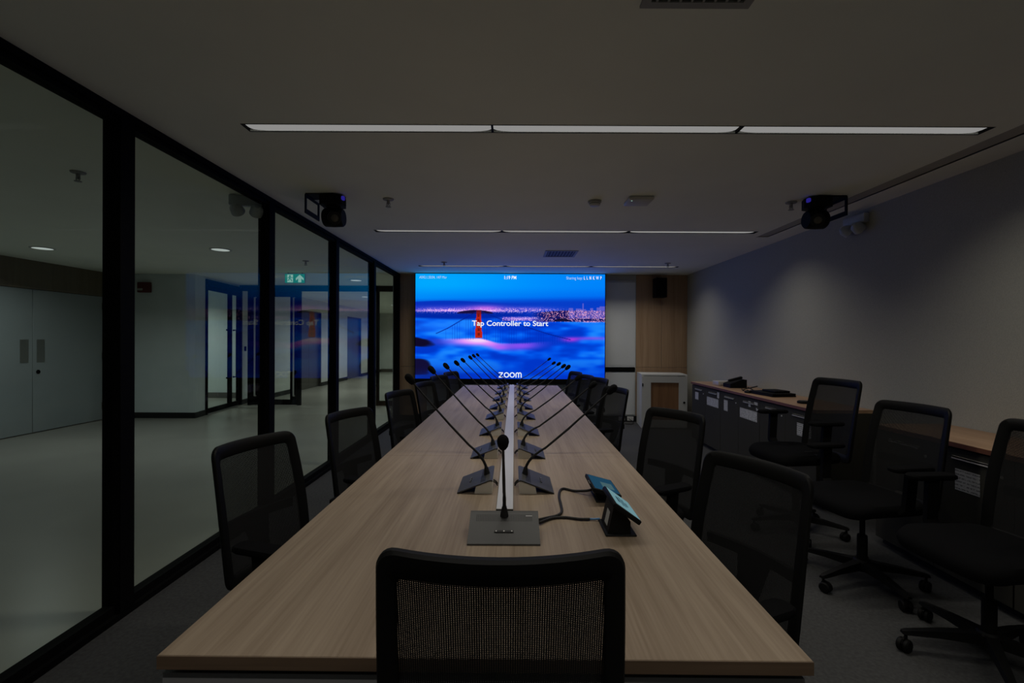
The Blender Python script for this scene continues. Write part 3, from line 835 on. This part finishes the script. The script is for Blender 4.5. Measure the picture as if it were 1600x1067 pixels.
# ================================================================== TABLE
TZ = .74
TR = math.radians(-.44)
tab = empty('conference_table', (-.033, 3.96, 0), TR)
tag(tab, 'long oak conference table with a pale cable channel down the middle', 'table')
TL, TW = 5.96, 1.362
y0 = -TL/2
cuts = [y0, y0+1.72, y0+3.44, y0+4.70, TL/2]
for i in range(4):
    if True:
        p = MB().rbox(-TW/2, TW/2, cuts[i]+.0008, cuts[i+1]-.0008, TZ-.029, TZ, .0012, 1).build('table_top_board', 'oak', tab)
MB().box(-TW/2, TW/2, y0-.0015, y0+.0006, TZ-.0285, TZ-.001).build('edge_strip', 'oak_edge_shaded', tab)  # thin strip, its darker colour paints shade on the front edge
MB().box(-TW/2+.03, TW/2-.03, y0+.03, TL/2-.03, TZ-.043, TZ-.030).build('under_frame', 'black_metal', tab)
MB().box(-TW/2+.004, TW/2-.012, y0+.01, y0+.06, TZ-.095, TZ-.043).build('front_beam', 'beam_grey', tab)
for yy in (y0+1.72, y0+3.44, y0+4.70):
    MB().box(-.20, .20, yy-.03, yy+.03, 0, TZ-.043).build('leg_panel', 'beam_grey', tab)
MB().box(-.03, .03, y0+1.69, y0+4.73, TZ-.14, TZ-.044).build('spine_beam', 'beam_grey', tab)
# cable channel: a raised strip
ch = MB().rbox(-.033, .033, 0, 5.08, 0, .012, .002, 1).build('cable_channel', 'alu')
ch.location = (-.0255, 1.82, TZ+.0004); ch.rotation_euler = (0, 0, math.radians(-.32))
tag(ch, 'pale flat cable channel running down the middle of the table', 'cable channel')
MB().box(-.033, .033, -.003, 0, 0, .010).build('end_cap', 'mic_black', ch)

# ------------------------------------------------------------------ microphones
def bez(p0, p1, p2, n):
    return [Vector(p0)*(1-t)**2+Vector(p1)*2*t*(1-t)+Vector(p2)*t*t for t in [i/n for i in range(n+1)]]
def mic(loc, rz, head, lab, chair=False, gap=.02, grp='delegate microphones along the table'):
    """local +y points to the speaker's seat; the plate falls that way"""
    o = empty('gooseneck_microphone', loc, rz)
    tag(o, lab, 'microphone', None if chair else grp)
    w = .118
    # dark console plate
    prof = [(.076, .0005), (.076, .0055), (-.060, .0580), (-.070, .0600), (-.0755, .0575), (-.0755, .0520), (-.066, .0535), (-.058, .0515)]
    b = MB(); b.prism(prof, -w, w, 'x')
    pl = b.build('console_plate', 'mic_dark', o)
    # silver block under its back
    b = MB(); b.prism([(-.074, 0), (.002, 0), (-.004, .0302), (-.058, .0510), (-.066, .0530), (-.074, .0520)], -w+.004, w-.004, 'x')
    b.build('console_body', 'silver', o)
    th = math.atan2(.0525, .136)
    Mp = T(0, .028, .0237) @ RX(-th)
    b = MB(); b.box(-.032, .032, -.006, .002, 0.0012, .0032, Mp); bar = b.build('button_bar', 'mic_black', pl)
    for x in (-.026, 0, .026): MB().lathe([(.0025, .0032), (.0025, .0042)], 8, Mp @ T(x, -.002, 0)).build('button', 'alu', pl)
    Mg = T(0, -.033, .0474) @ RX(-th)
    b = MB()
    if chair:
        for i in range(34):
            for j in range(6):
                b.box(-.094+i*.0057-.0014, -.094+i*.0057+.0014, -.016+j*.0057-.0014, -.016+j*.0057+.0014, -.0002, .0006, Mg)
    else:
        for i in range(12):
            b.box(-.094+i*.017-.006, -.094+i*.017+.006, -.012, .012, -.0002, .0006, Mg)
    b.build('speaker_grille', 'mic_black', pl)['kind'] = 'stuff'
    if chair:
        b = MB()
        for i in range(5): b.box(-.096+i*.0045, -.0925+i*.0045, -.0265, -.0235, .0005, .0012, Mg @ T(0, .014, 0))
        b.build('maker_mark', 'alu', pl)
    # stem and head
    base = Vector((0, -.046, .0535)); hd = Vector(head)
    d = Vector((0, hd.y-base.y, hd.z-base.z))
    knee = base+Vector((0, .018, .085))
    pts = [base]+bez(base+Vector((0, .002, .02)), base+Vector((0, .012, .075)), base+d*.26+Vector((0, -.010, .018)), 6)+[base+d*t+Vector((0, -.010, .018))*(1-t) for t in (.5, .75, .95)]
    rad = [.0075, .0070]+[.0062]*3+[.0052]*4+[.0040]*2
    rad = rad[:len(pts)]+[.0040]*(len(pts)-len(rad))
    st_ = MB().tube(pts, rad, 8).build('gooseneck', 'mic_black', o)
    MB().lathe([(.015, 0), (.013, .012), (.008, .035)], 14, T(*(base-Vector((0, 0, .003)))) @ RX(-.12)).build('stem_socket', 'mic_black', st_)
    ax = (hd-pts[-2]).normalized()
    q = Vector((0, 0, 1)).rotation_difference(ax).to_matrix().to_4x4()
    k_ = 1.0
    hb = MB().lathe([(.006, -.030), (.011, -.028), (.0150, -.016), (.0170, .0), (.0165, .010), (.0125, .020), (.006, .025), (.001, .0265)], 16, Matrix.Translation(hd) @ q @ Matrix.Scale(k_, 4)).build('windscreen', 'foam', o)
    # two short leads into the channel
    if not chair:
        for dx in (-.012, .012):
            MB().tube(bez((dx, -.073, .022), (dx, -.073-gap*.6, .022), (dx*1.2, -.073-gap, .0045), 6), .0032, 6).build('lead', 'cable', o)
    return o
yl = [2.03, 2.625, 3.26, 3.93, 4.50, 5.12, 5.75, 6.40]
left_head = [(-.464, 1.223), (-.465, 1.228), (-.470, 1.215), (-.474, 1.204), (-.479, 1.204), (-.461, 1.208), (-.474, 1.206), (-.474, 1.198)]
right_head = [(.456, 1.180), (.470, 1.145), (.475, 1.135), (.480, 1.171), (.505, 1.151), (.520, 1.141), (.520, 1.120), (.515, 1.143)]
def chx(y_): return -.0255+math.tan(math.radians(.32))*(y_-1.82)
ordn = ['first', 'second', 'third', 'fourth', 'fifth', 'sixth', 'seventh', 'eighth']
for i in range(8):
    off = .046*(yl[i]-2.0)/5.96
    y = yl[i]+.118
    cx = -.157+off
    hx, hz = left_head[i]
    mic((cx, y, TZ), PI/2, (0, -(hx-cx), hz-TZ), gap=(chx(y)-.037)-(cx+.075), lab='%s gooseneck microphone from the near end, left of the cable channel' % ordn[i])
    cx = .107+off
    hx, hz = right_head[i]
    mic((cx, y, TZ), -PI/2, (0, hx-cx, hz-TZ), gap=(cx-.075)-(chx(y)+.037), lab='%s gooseneck microphone from the near end, right of the cable channel' % ordn[i])
mic((-.024, 1.595, TZ), PI, (.0, .27, .375), 'large gooseneck microphone at the head of the table facing the camera', True)

# ------------------------------------------------------------------ tablets
def tablet(cx, cyn, cyf, xh_, zh, xl_, zl, base, lab, scr, sticker):
    o = empty('touch_controller', (cx, (cyn+cyf)/2, TZ))
    tag(o, lab, 'touch panel', 'touch panels on the table')
    h = (cyf-cyn)/2; ax, az, bx, bz = xh_-cx, zh-TZ, xl_-cx, zl-TZ
    d = Vector((bx-ax, 0, bz-az)); n = Vector((-d.z, 0, d.x)).normalized(); dl_ = d.normalized()
    M = Matrix(((dl_.x, 0, n.x, ax), (0, 1, 0, 0), (dl_.z, 0, n.z, az), (0, 0, 0, 1)))
    Ld = d.length
    MB().rbox(0, Ld, -h, h, -.016, 0, .004, 2, M).build('panel_housing', 'plastic_black', o)
    sc = MB().box(.008, Ld-.006, -h+.010, h-.010, 0.0002, .0010, M).build('display', scr, o)
    if scr == 'tablet_blue':
        b = MB()
        for (u0, u1, v0, v1) in ((.030, .040, -.03, .03), (.046, .052, -.045, .045), (.058, .064, -.038, .040), (.070, .076, -.02, .02)):
            for t in range(6):
                a = v0+(v1-v0)*t/6; b.box(u0, u1, a, a+(v1-v0)/6*.72, .0011, .0016, M)
        b.build('display_text', 'tablet_ink', sc)['kind'] = 'stuff'
    else:
        MB().box(.05, Ld-.02, -.06, .02, .0011, .0015, M).build('display_tile', 'tablet_tile', sc)
    # wedge body
    z1 = az-.012; z2 = bz-.012
    b = MB(); b.prism([(base[0]-cx+.010, .006), (base[1]-cx-.018, .006), (bx-.030, max(z2, .02)), (ax+.006, z1)], -h*.62, h*.62, 'y')
    b.build('stand_body', 'plastic_black', o)
    MB().rbox(base[0]-cx, base[1]-cx, -h*.78, h*.78, 0, .006, .0025, 1).build('stand_base', 'plastic_black', o)
    if sticker:
        MB().box(-.0012, 0, -.032, .010, .022, .070, T(base[0]-cx+.0085, 0, 0) @ RY(math.atan2(ax+.006-(base[0]-cx+.010), z1-.006))).build('sticker', 'light_grey', o)
tablet(.375, 1.57, 1.76, .345, .862, .435, .798, (.318, .424), 'touch panel with a pale lit display tilted steeply, nearest the camera', 'tablet_blue', True)
tablet(.385, 1.90, 2.11, .330, .808, .445, .778, (.345, .435), 'touch panel with a dark blue display lying flatter behind the other', 'tablet_deep', True)
def smooth(pts, n=8):
    P_ = [Vector(p) for p in pts]; P_ = [P_[0]]+P_+[P_[-1]]; out_ = []
    for i in range(1, len(P_)-2):
        for s in range(n):
            t = s/n; a, b_, c_, d_ = P_[i-1:i+3]
            out_.append(.5*((2*b_)+(c_-a)*t+(2*a-5*b_+4*c_-d_)*t*t+(3*b_-a-3*c_+d_)*t*t*t))
    out_.append(P_[-2]); return out_
zc = TZ+.0055
o = MB().tube(smooth([(.098, 1.70, zc+.01), (.13, 1.745, zc), (.172, 1.77, zc), (.193, 1.81, zc), (.198, 1.90, zc), (.200, 1.98, zc), (.212, 2.06, zc), (.232, 2.09, zc), (.272, 2.06, zc), (.322, 2.025, zc+.012), (.345, 2.02, zc+.02)]), .0052, 8).build('cable_sleeve', 'cable')
tag(o, 'braided black cable curling up to the rear touch panel', 'cable')
o = MB().tube(smooth([(.100, 1.69, zc+.004), (.15, 1.742, zc), (.20, 1.75, zc), (.25, 1.735, zc), (.288, 1.735, zc)]), .0052, 8).build('cable_sleeve', 'cable')
tag(o, 'braided black cable lying straight to the front touch panel', 'cable')
MB().tube(smooth([(.288, 1.735, zc), (.305, 1.735, zc), (.324, 1.73, zc+.003)]), .0038, 8).build('cable_end', 'cable_blue', o)

# ================================================================== CHAIRS
def rrect(w, h, r, n=6):
    """rounded rectangle loop centred on 0, counted from lower right corner"""
    pts = []
    for cx, cy, a0 in ((w/2-r, -h/2+r, -PI/2), (w/2-r, h/2-r, 0), (-w/2+r, h/2-r, PI/2), (-w/2+r, -h/2+r, PI)):
        for i in range(n+1):
            a = a0+PI/2*i/n; pts.append((cx+r*math.cos(a), cy+r*math.sin(a)))
    # extra points along the long sides so that the loop can follow the curve
    out_ = []
    for i, p in enumerate(pts):
        q = pts[(i+1) % len(pts)]
        out_.append(p); l = math.hypot(q[0]-p[0], q[1]-p[1])
        if l > .08:
            m_ = int(l/.045)
            for j in range(1, m_): out_.append((p[0]+(q[0]-p[0])*j/m_, p[1]+(q[1]-p[1])*j/m_))
    return out_
def make_chair():
    root = empty('mesh_office_chair')
    zb, zt = .42, 1.0; H = zt-zb; W = .478
    def surf(x, z, off=0.0):
        """x,z in the flat layout of the back (z from -H/2..H/2) -> curved, reclined back"""
        t = (z+H/2)/H
        wf = .97+.045*math.sin(PI*min(1, t*.9+.1)) - .03*t
        u = x/(W/2)
        c = .030+.022*t
        y = -.225-.098*t-.012*math.sin(PI*t)*-1 - c*(1-min(1, abs(u))**2)
        return Vector((x*wf, y+off, zb+H*t))
    outer = rrect(W, H, .042); inner = rrect(W-.086, H-.110, .016)
    def polar(loop, n):
        # intersect rays from the centre so that both loops correspond
        out_ = []
        for k_ in range(n):
            a = angs[k_]; dx, dy = math.cos(a), math.sin(a)
            best = None
            for i in range(len(loop)):
                p, q = loop[i], loop[(i+1) % len(loop)]
                ex, ey = q[0]-p[0], q[1]-p[1]; den = dx*ey-dy*ex
                if abs(den) < 1e-12: continue
                t = (p[0]*ey-p[1]*ex)/den; s = (p[0]*dy-p[1]*dx)/den
                if t > 0 and -1e-6 <= s <= 1+1e-6: best = t if best is None else max(best, t)
            out_.append((dx*best, dy*best))
        return out_
    angs = sorted({round(math.atan2(p[1], p[0]) % (2*PI), 4) for p in outer+inner} | {round(2*PI*k_/72, 4) for k_ in range(72)})
    N = len(angs)
    lo, li = polar(outer, N), polar(inner, N)
    sec = [(0.0, -.006), (0.0, .006), (.10, .011), (.5, .011), (.92, .006), (1.0, .003), (1.0, -.004), (.92, -.008), (.5, -.014), (.10, -.013)]
    loops = []
    for a, off in sec+[sec[0]]:
        loops.append([surf(p[0]*(1-a)+q[0]*a, p[1]*(1-a)+q[1]*a, off) for p, q in zip(lo, li)])
    b = MB(); b.loft(loops, caps=False); b.build('back_frame', 'plastic_black', root)
    # mesh panel, rings from the inner edge to the middle
    b = MB(); loops = []
    for s in (1.02, .85, .68, .5, .33, .17, .02):
        loops.append([surf(q[0]*s, q[1]*s, .002) for q in li])
    b.loft(loops, caps=False); b.f.append([len(b.v)-N+i for i in range(N)]); b.sm.append(True)
    b.build('mesh_panel', 'chair_mesh', root)
    # lumbar bar behind the mesh with the fan shaped carrier
    b = MB()
    loops = []
    for i in range(13):
        x = -.19+.38*i/12
        c_ = surf(x, -.055, -.030)
        loops.append([(c_.x, c_.y-.008, c_.z-.022), (c_.x, c_.y+.008, c_.z-.020), (c_.x, c_.y+.008, c_.z+.020), (c_.x, c_.y-.008, c_.z+.022)])
    b.loft(loops); lum = b.build('lumbar_support', 'plastic_black', root)
    b = MB()
    c0 = surf(0, -.055, -.045); c1 = surf(0, -.215, -.035)
    b.loft([[(-.07, c0.y, c0.z), (.07, c0.y, c0.z), (.07, c0.y+.016, c0.z), (-.07, c0.y+.016, c0.z)],
            [(-.035, c1.y, c1.z), (.035, c1.y, c1.z), (.035, c1.y+.022, c1.z), (-.035, c1.y+.022, c1.z)],
            [(-.03, -.245, .44), (.03, -.245, .44), (.03, -.215, .445), (-.03, -.215, .445)],
            [(-.03, -.17, .385), (.03, -.17, .385), (.03, -.16, .415), (-.03, -.16, .415)],
            [(-.03, -.02, .385), (.03, -.02, .385), (.03, -.02, .412), (-.03, -.02, .412)]], smooth=False)
    b.build('back_bracket', 'plastic_black', root)
    # seat
    def sl(s, z, dz=0.0):
        pts = []
        for k_ in range(40):
            a = 2*PI*k_/40; ca, sa = math.cos(a), math.sin(a); e_ = 2/5.0
            x = .245*s*math.copysign(abs(ca)**e_, ca); y = .235*s*math.copysign(abs(sa)**e_, sa)+.03
            pts.append((x, y, z-max(0, (y-.16))*.25+abs(x)*.0))
        return pts
    b = MB(); b.loft([sl(.90, .425), sl(.97, .432), sl(1.0, .455), sl(.99, .475), sl(.94, .490), sl(.80, .497), sl(.4, .494)])
    b.build('seat', 'fabric_black', root)
    MB().rbox(-.12, .12, -.13, .13, .385, .426, .012, 2).tube([(.10, .03, .395), (.27, .04, .39), (.31, .045, .395)], .006, 6).build('tilt_mechanism', 'plastic_black', root)
    # arms
    for s in (-1, 1):
        b = MB()
        b.loft([[(s*.12, -.03, .40), (s*.12, .03, .40), (s*.12, .03, .425), (s*.12, -.03, .425)],
                [(s*.255, -.03, .40), (s*.255, .03, .40), (s*.245, .03, .425), (s*.245, -.03, .425)],
                [(s*.285, -.03, .43), (s*.285, .03, .43), (s*.262, .03, .445), (s*.262, -.03, .445)],
                [(s*.292, -.045, .64), (s*.292, .015, .64), (s*.268, .015, .64), (s*.268, -.045, .64)]])
        arm = b.build('armrest', 'plastic_black', root)
        b = MB(); loops = []
        for z, sc in ((.637, .90), (.643, 1.0), (.655, 1.0), (.662, .92)):
            loops.append([(s*.28+p[0]*sc, -.01+p[1]*sc, z) for p in rrect(.078, .245, .035, 5)])
        b.loft(loops); b.build('arm_pad', 'fabric_black', arm)
    # column and star base
    MB().lathe([(.026, .09), (.026, .25), (.024, .26), (.014, .262), (.014, .39)], 16).build('gas_column', 'plastic_black', root)
    MB().lathe([(.038, .075), (.048, .085), (.048, .125), (.036, .14)], 20).build('base_hub', 'plastic_black', root)
    for k_ in range(5):
        M = RZ(2*PI*k_/5+.25)
        b = MB()
        b.loft([[(.03, -.026, .085), (.03, .026, .085), (.03, .022, .132), (.03, -.022, .132)],
                [(.18, -.020, .085), (.18, .020, .085), (.18, .016, .116), (.18, -.016, .116)],
                [(.305, -.017, .078), (.305, .017, .078), (.305, .012, .096), (.305, -.012, .096)],
                [(.325, -.012, .078), (.325, .012, .078), (.325, .008, .090), (.325, -.008, .090)]], smooth=False, M=M)
        leg = b.build('base_leg', 'plastic_black', root)
        b = MB(); Mc = M @ T(.308, 0, 0) @ RZ(.7+k_*1.1)
        b.lathe([(.007, .045), (.007, .080)], 8, Mc)
        for s in (-1, 1):
            b.lathe([(.012, 0), (.027, .001), (.029, .006), (.029, .014), (.024, .019), (.01, .020)], 18, Mc @ T(.012, s*.004, .029) @ RX(-s*PI/2))
        b.prism([(-.012, .034), (.012, .034), (.034, .040), (.026, .060), (.004, .068), (-.010, .052)], -.0035, .0035, 'y', Mc)
        b.build('caster', 'plastic_black', leg)
    return root
chair0 = make_chair()
def place_chair(first, mid, zt, dirdeg, side, lab, grp, arm_up=0.0, base_rot=0.0):
    """mid: back top centre; dirdeg: heading of the back's long line from +y; side: -1 left of table, +1 right, 0 head"""
    o = chair0 if first else copy_tree(chair0)
    if side == 0: fx, fy = math.sin(math.radians(dirdeg)), math.cos(math.radians(dirdeg))
    else:
        d = math.radians(dirdeg); fx, fy = -side*math.cos(d), side*math.sin(d)
    rz = math.atan2(fy, fx)-PI/2
    o.location = (mid[0]+fx*.335, mid[1]+fy*.335, 0); o.rotation_euler = (0, 0, rz)
    lift = zt-1.0
    for ch in o.children:
        n = ch.name.split('.')[0]
        if n in ('back_frame', 'mesh_panel', 'lumbar_support', 'back_bracket', 'seat', 'tilt_mechanism', 'armrest'):
            ch.location.z = lift + (arm_up if n == 'armrest' else 0)
        elif n == 'gas_column':
            ch.location.z = lift*.5
        elif n in ('base_leg', 'base_hub'):
            ch.rotation_euler = (0, 0, base_rot)
    return tag(o, lab, 'chair', grp)
G1 = 'mesh chairs drawn up to the table'
G2 = 'mesh chairs parked along the cabinets'
data = [
 ((-.019, .845), 1.028, 0, 0, 'black mesh chair at the head of the table, its back to the camera', G1),
 ((-1.18, 2.17), .945, 17.6, -1, 'first black mesh chair from the near end, by the glass wall', G1),
 ((-1.07, 3.10), .935, 19.6, -1, 'second black mesh chair from the near end, by the glass wall', G1),
 ((-1.03, 4.30), .935, 19, -1, 'third black mesh chair from the near end, by the glass wall', G1),
 ((-.97, 5.22), .935, 16, -1, 'fourth black mesh chair from the near end, by the glass wall', G1),
 ((-.93, 5.98), .95, 18, -1, 'fifth black mesh chair from the near end, by the glass wall', G1),
 ((-.87, 6.70), .95, 18, -1, 'sixth black mesh chair, farthest along the glass wall side', G1),
 ((.917, 1.772), .95, -23.9, 1, 'first black mesh chair from the near end, right side of the table', G1),
 ((1.00, 2.88), .975, -28, 1, 'second black mesh chair from the near end, right side of the table', G1),
 ((1.02, 4.60), .945, -18, 1, 'third black mesh chair from the near end, right side of the table', G1),
 ((1.03, 5.50), .965, -14, 1, 'fourth black mesh chair from the near end, right side of the table', G1),
 ((.985, 6.17), .95, -12, 1, 'fifth black mesh chair from the near end, right side of the table', G1),
 ((.93, 6.84), .948, -14, 1, 'sixth black mesh chair, farthest on the right side of the table', G1),
]
for i, (m_, zt, dd, s, lab, g) in enumerate(data):
    place_chair(i == 0, m_, zt, dd, s, lab, g, base_rot=i*.37)
place_chair(False, (2.44, 3.54), 1.12, -6, 1, 'raised black mesh chair with armrests before the cabinets, farthest from the camera', G2, .07, -.04)
place_chair(False, (2.375, 2.80), 1.035, -8, 1, 'black mesh chair before the cabinets, between the two other parked chairs', G2, .05, .257)
place_chair(False, (2.425, 2.09), 1.035, -4, 1, 'black mesh chair before the cabinets, cut by the right edge of the picture', G2, .05, .99)

# ================================================================== CABINETS AND COUNTERS
XC = 2.54
def cabinet(ya, yb, lab, papers):
    """front faces -x; ya is the near end, yb the far end"""
    o = empty('low_cabinet', (XC, (ya+yb)/2, 0)); tag(o, lab, 'cabinet', 'low grey cabinets along the wall')
    h = (yb-ya)/2
    MB().box(.02, .47, -h+.002, h-.002, .05, .80).build('carcass', 'cab_grey', o)
    MB().box(.05, .46, -h+.004, h-.004, 0, .05).build('plinth', 'cab_dark', o)
    for k_ in (0, 1):                    # 0 = far door, 1 = near door
        y0_, y1_ = (0.0015, h-.003) if k_ == 0 else (-h+.003, -.0015)
        d = MB().rbox(0, .019, y0_, y1_, .052, .792, .0015, 1).build('door', 'cab_grey', o)
        w = y1_-y0_
        MB().box(-.010, 0, y0_+.10, y1_-.12, .742, .750).box(-.010, -.008, y0_+.10, y1_-.12, .734, .750).build('handle', 'alu', d)
        MB().lathe([(.008, 0), (.008, .004)], 10, T(0, y0_+.055, .70) @ RY(-PI/2)).build('lock', 'alu', d)
        for (kk, fy0, fy1, z0, z1) in papers:
            if kk != k_: continue
            MB().box(-.0012, -.0002, y1_-fy1*w, y1_-fy0*w, z0, z1).build('paper_note', 'paper', d)
    return o
cw = .91
y_top = 6.67
labs = ['low grey cabinet farthest from the camera, below the small black boxes', 'low grey cabinet in the middle of the far run, below the laptop', 'low grey cabinet at the near end of the far run, behind the raised chair']
pap = [[(0, .25, .50, .60, .70), (1, .12, .88, .575, .68), (1, .80, .92, .70, .77)],
       [(0, .20, .42, .575, .70), (1, .08, .90, .56, .665), (1, .50, .60, .70, .76), (1, .76, .92, .735, .765), (1, .86, .94, .68, .70)],
       [(1, .40, .85, .57, .68)]]
for i in range(3):
    cabinet(y_top-cw*(i+1), y_top-cw*i, labs[i], pap[i])
cabinet(3.30-cw, 3.30, 'low grey cabinet of the near run, behind the two nearest parked chairs', [(1, .30, .62, .56, .68)])
cabinet(3.30-2*cw, 3.30-cw, 'low grey cabinet at the right edge of the picture', [(0, .10, .60, .56, .68)])
def counter(ya, yb, lab):
    o = empty('counter_top', (XC, (ya+yb)/2, .80)); tag(o, lab, 'counter')
    h = (yb-ya)/2
    MB().rbox(-.012, XR-XC-.004, -h, h, .001, .030, .002, 1).build('wood_top', 'counter', o)
    MB().box(-.014, -.0115, -h, h, .002, .028).build('edge_strip', 'edge_red', o)
counter(y_top-3*cw, y_top+.01, 'warm brown counter top over the far cabinet run')
counter(3.30-2*cw, 3.30+.005, 'warm brown counter top over the near cabinet run')
CZ = .831
o = empty('silver_box', (2.72, 6.12, CZ)); tag(o, 'small silver box at the far end of the counter', 'box')
MB().rbox(-.09, .09, -.09, .09, 0, .055, .006, 2).build('case', 'silver', o); MB().rbox(-.06, .06, -.095, -.09, .012, .04, .002, 1).build('front_plate', 'alu', o)
o = empty('desk_phone', (2.75, 5.84, CZ)); tag(o, 'black desk device beside the silver box on the counter', 'desk device')
MB().prism([(-.10, 0), (.10, 0), (.10, .10), (.06, .105), (-.10, .045)], -.10, .10, 'y').build('body', 'plastic_black', o)
MB().rbox(-.085, .085, -.09, -.045, .095, .125, .01, 2, RY(-.25)).build('handset', 'plastic_black', o)
o = empty('laptop', (2.76, 5.02, CZ)); o.rotation_euler = (0, 0, .12); tag(o, 'closed black laptop lying on the counter', 'laptop')
MB().rbox(-.13, .13, -.19, .19, .0, .020, .005, 2).build('base', 'plastic_black', o); MB().rbox(-.13, .13, -.19, .19, .021, .034, .005, 2).build('lid', 'plastic_black', o)
MB().rbox(-.05, .12, -.12, .10, .035, .055, .008, 2).build('battery_pack', 'plastic_black', o)
o = MB().tube(smooth([(2.70, 5.22, CZ+.008), (2.66, 5.32, CZ+.05), (2.72, 5.42, CZ+.03), (2.78, 5.36, CZ+.06), (2.70, 5.48, CZ+.015), (2.64, 5.40, CZ+.008), (2.70, 5.56, CZ+.008)]), .006, 6).build('power_cable', 'cable')
tag(o, 'tangled black power cable beside the laptop on the counter', 'cable')
o = empty('computer_mouse', (2.60, 5.22, CZ)); tag(o, 'small black mouse on the counter edge below the laptop cable', 'mouse')
MB().lathe([(.028, 0), (.030, .010), (.022, .024), (.008, .030)], 16, Matrix.Diagonal((1, 1.6, 1, 1))).build('shell', 'plastic_black', o); MB().lathe([(.004, .028), (.004, .034)], 8).build('scroll_wheel', 'cable', o)
o = empty('round_puck', (2.69, 4.36, CZ)); tag(o, 'flat round black puck alone on the counter', 'puck')
MB().lathe([(.052, 0), (.056, .006), (.054, .018), (.046, .024)], 28).build('body', 'plastic_black', o); MB().lathe([(.030, .0242), (.028, .0262)], 24).build('cap', 'mic_dark', o)

# white cabinet in the corner
o = empty('white_cabinet', (2.465, 7.82, 0), math.radians(-7)); tag(o, 'white floor cabinet with a brown door panel in the far corner', 'cabinet')
w, d_, hh = .355, .27, .865
MB().box(-w, -w+.03, -d_, d_, 0, hh).box(w-.03, w, -d_, d_, 0, hh).box(-w+.03, w-.03, -d_, d_, hh-.02, hh).box(-w+.03, w-.03, -d_, d_, 0, .04).box(-w+.03, w-.03, d_-.02, d_, .04, hh-.02).build('carcass', 'paint_white', o)
dr = MB().box(-w+.005, -w+.145, -d_-.02, -d_, .02, hh-.03).box(w-.135, w-.005, -d_-.02, -d_, .02, hh-.03).box(-w+.145, w-.135, -d_-.02, -d_, hh-.13, hh-.03).box(-w+.145, w-.135, -d_-.02, -d_, .02, .14).build('door', 'paint_white', o)
MB().box(-w+.145, w-.135, -d_-.008, -d_, .14, hh-.13).build('door_inset', 'inset_wood', dr)
MB().lathe([(.010, 0), (.010, .012), (.018, .018), (.016, .026)], 14, T(w-.055, -d_-.02, .425) @ RX(PI/2)).build('knob', 'black_metal', dr)
MB().box(-w+.008, -w+.026, -d_-.024, -d_-.02, .67, .72).build('hinge', 'black_metal', dr)
o = MB().tube(smooth([(2.02, 8.13, .055), (2.03, 8.05, .05), (2.05, 7.98, .02), (2.0, 7.90, .008), (1.9, 7.95, .007)]), .006, 6).build('power_cable', 'cable')
tag(o, 'black power cable hanging from the socket beside the white cabinet', 'cable')
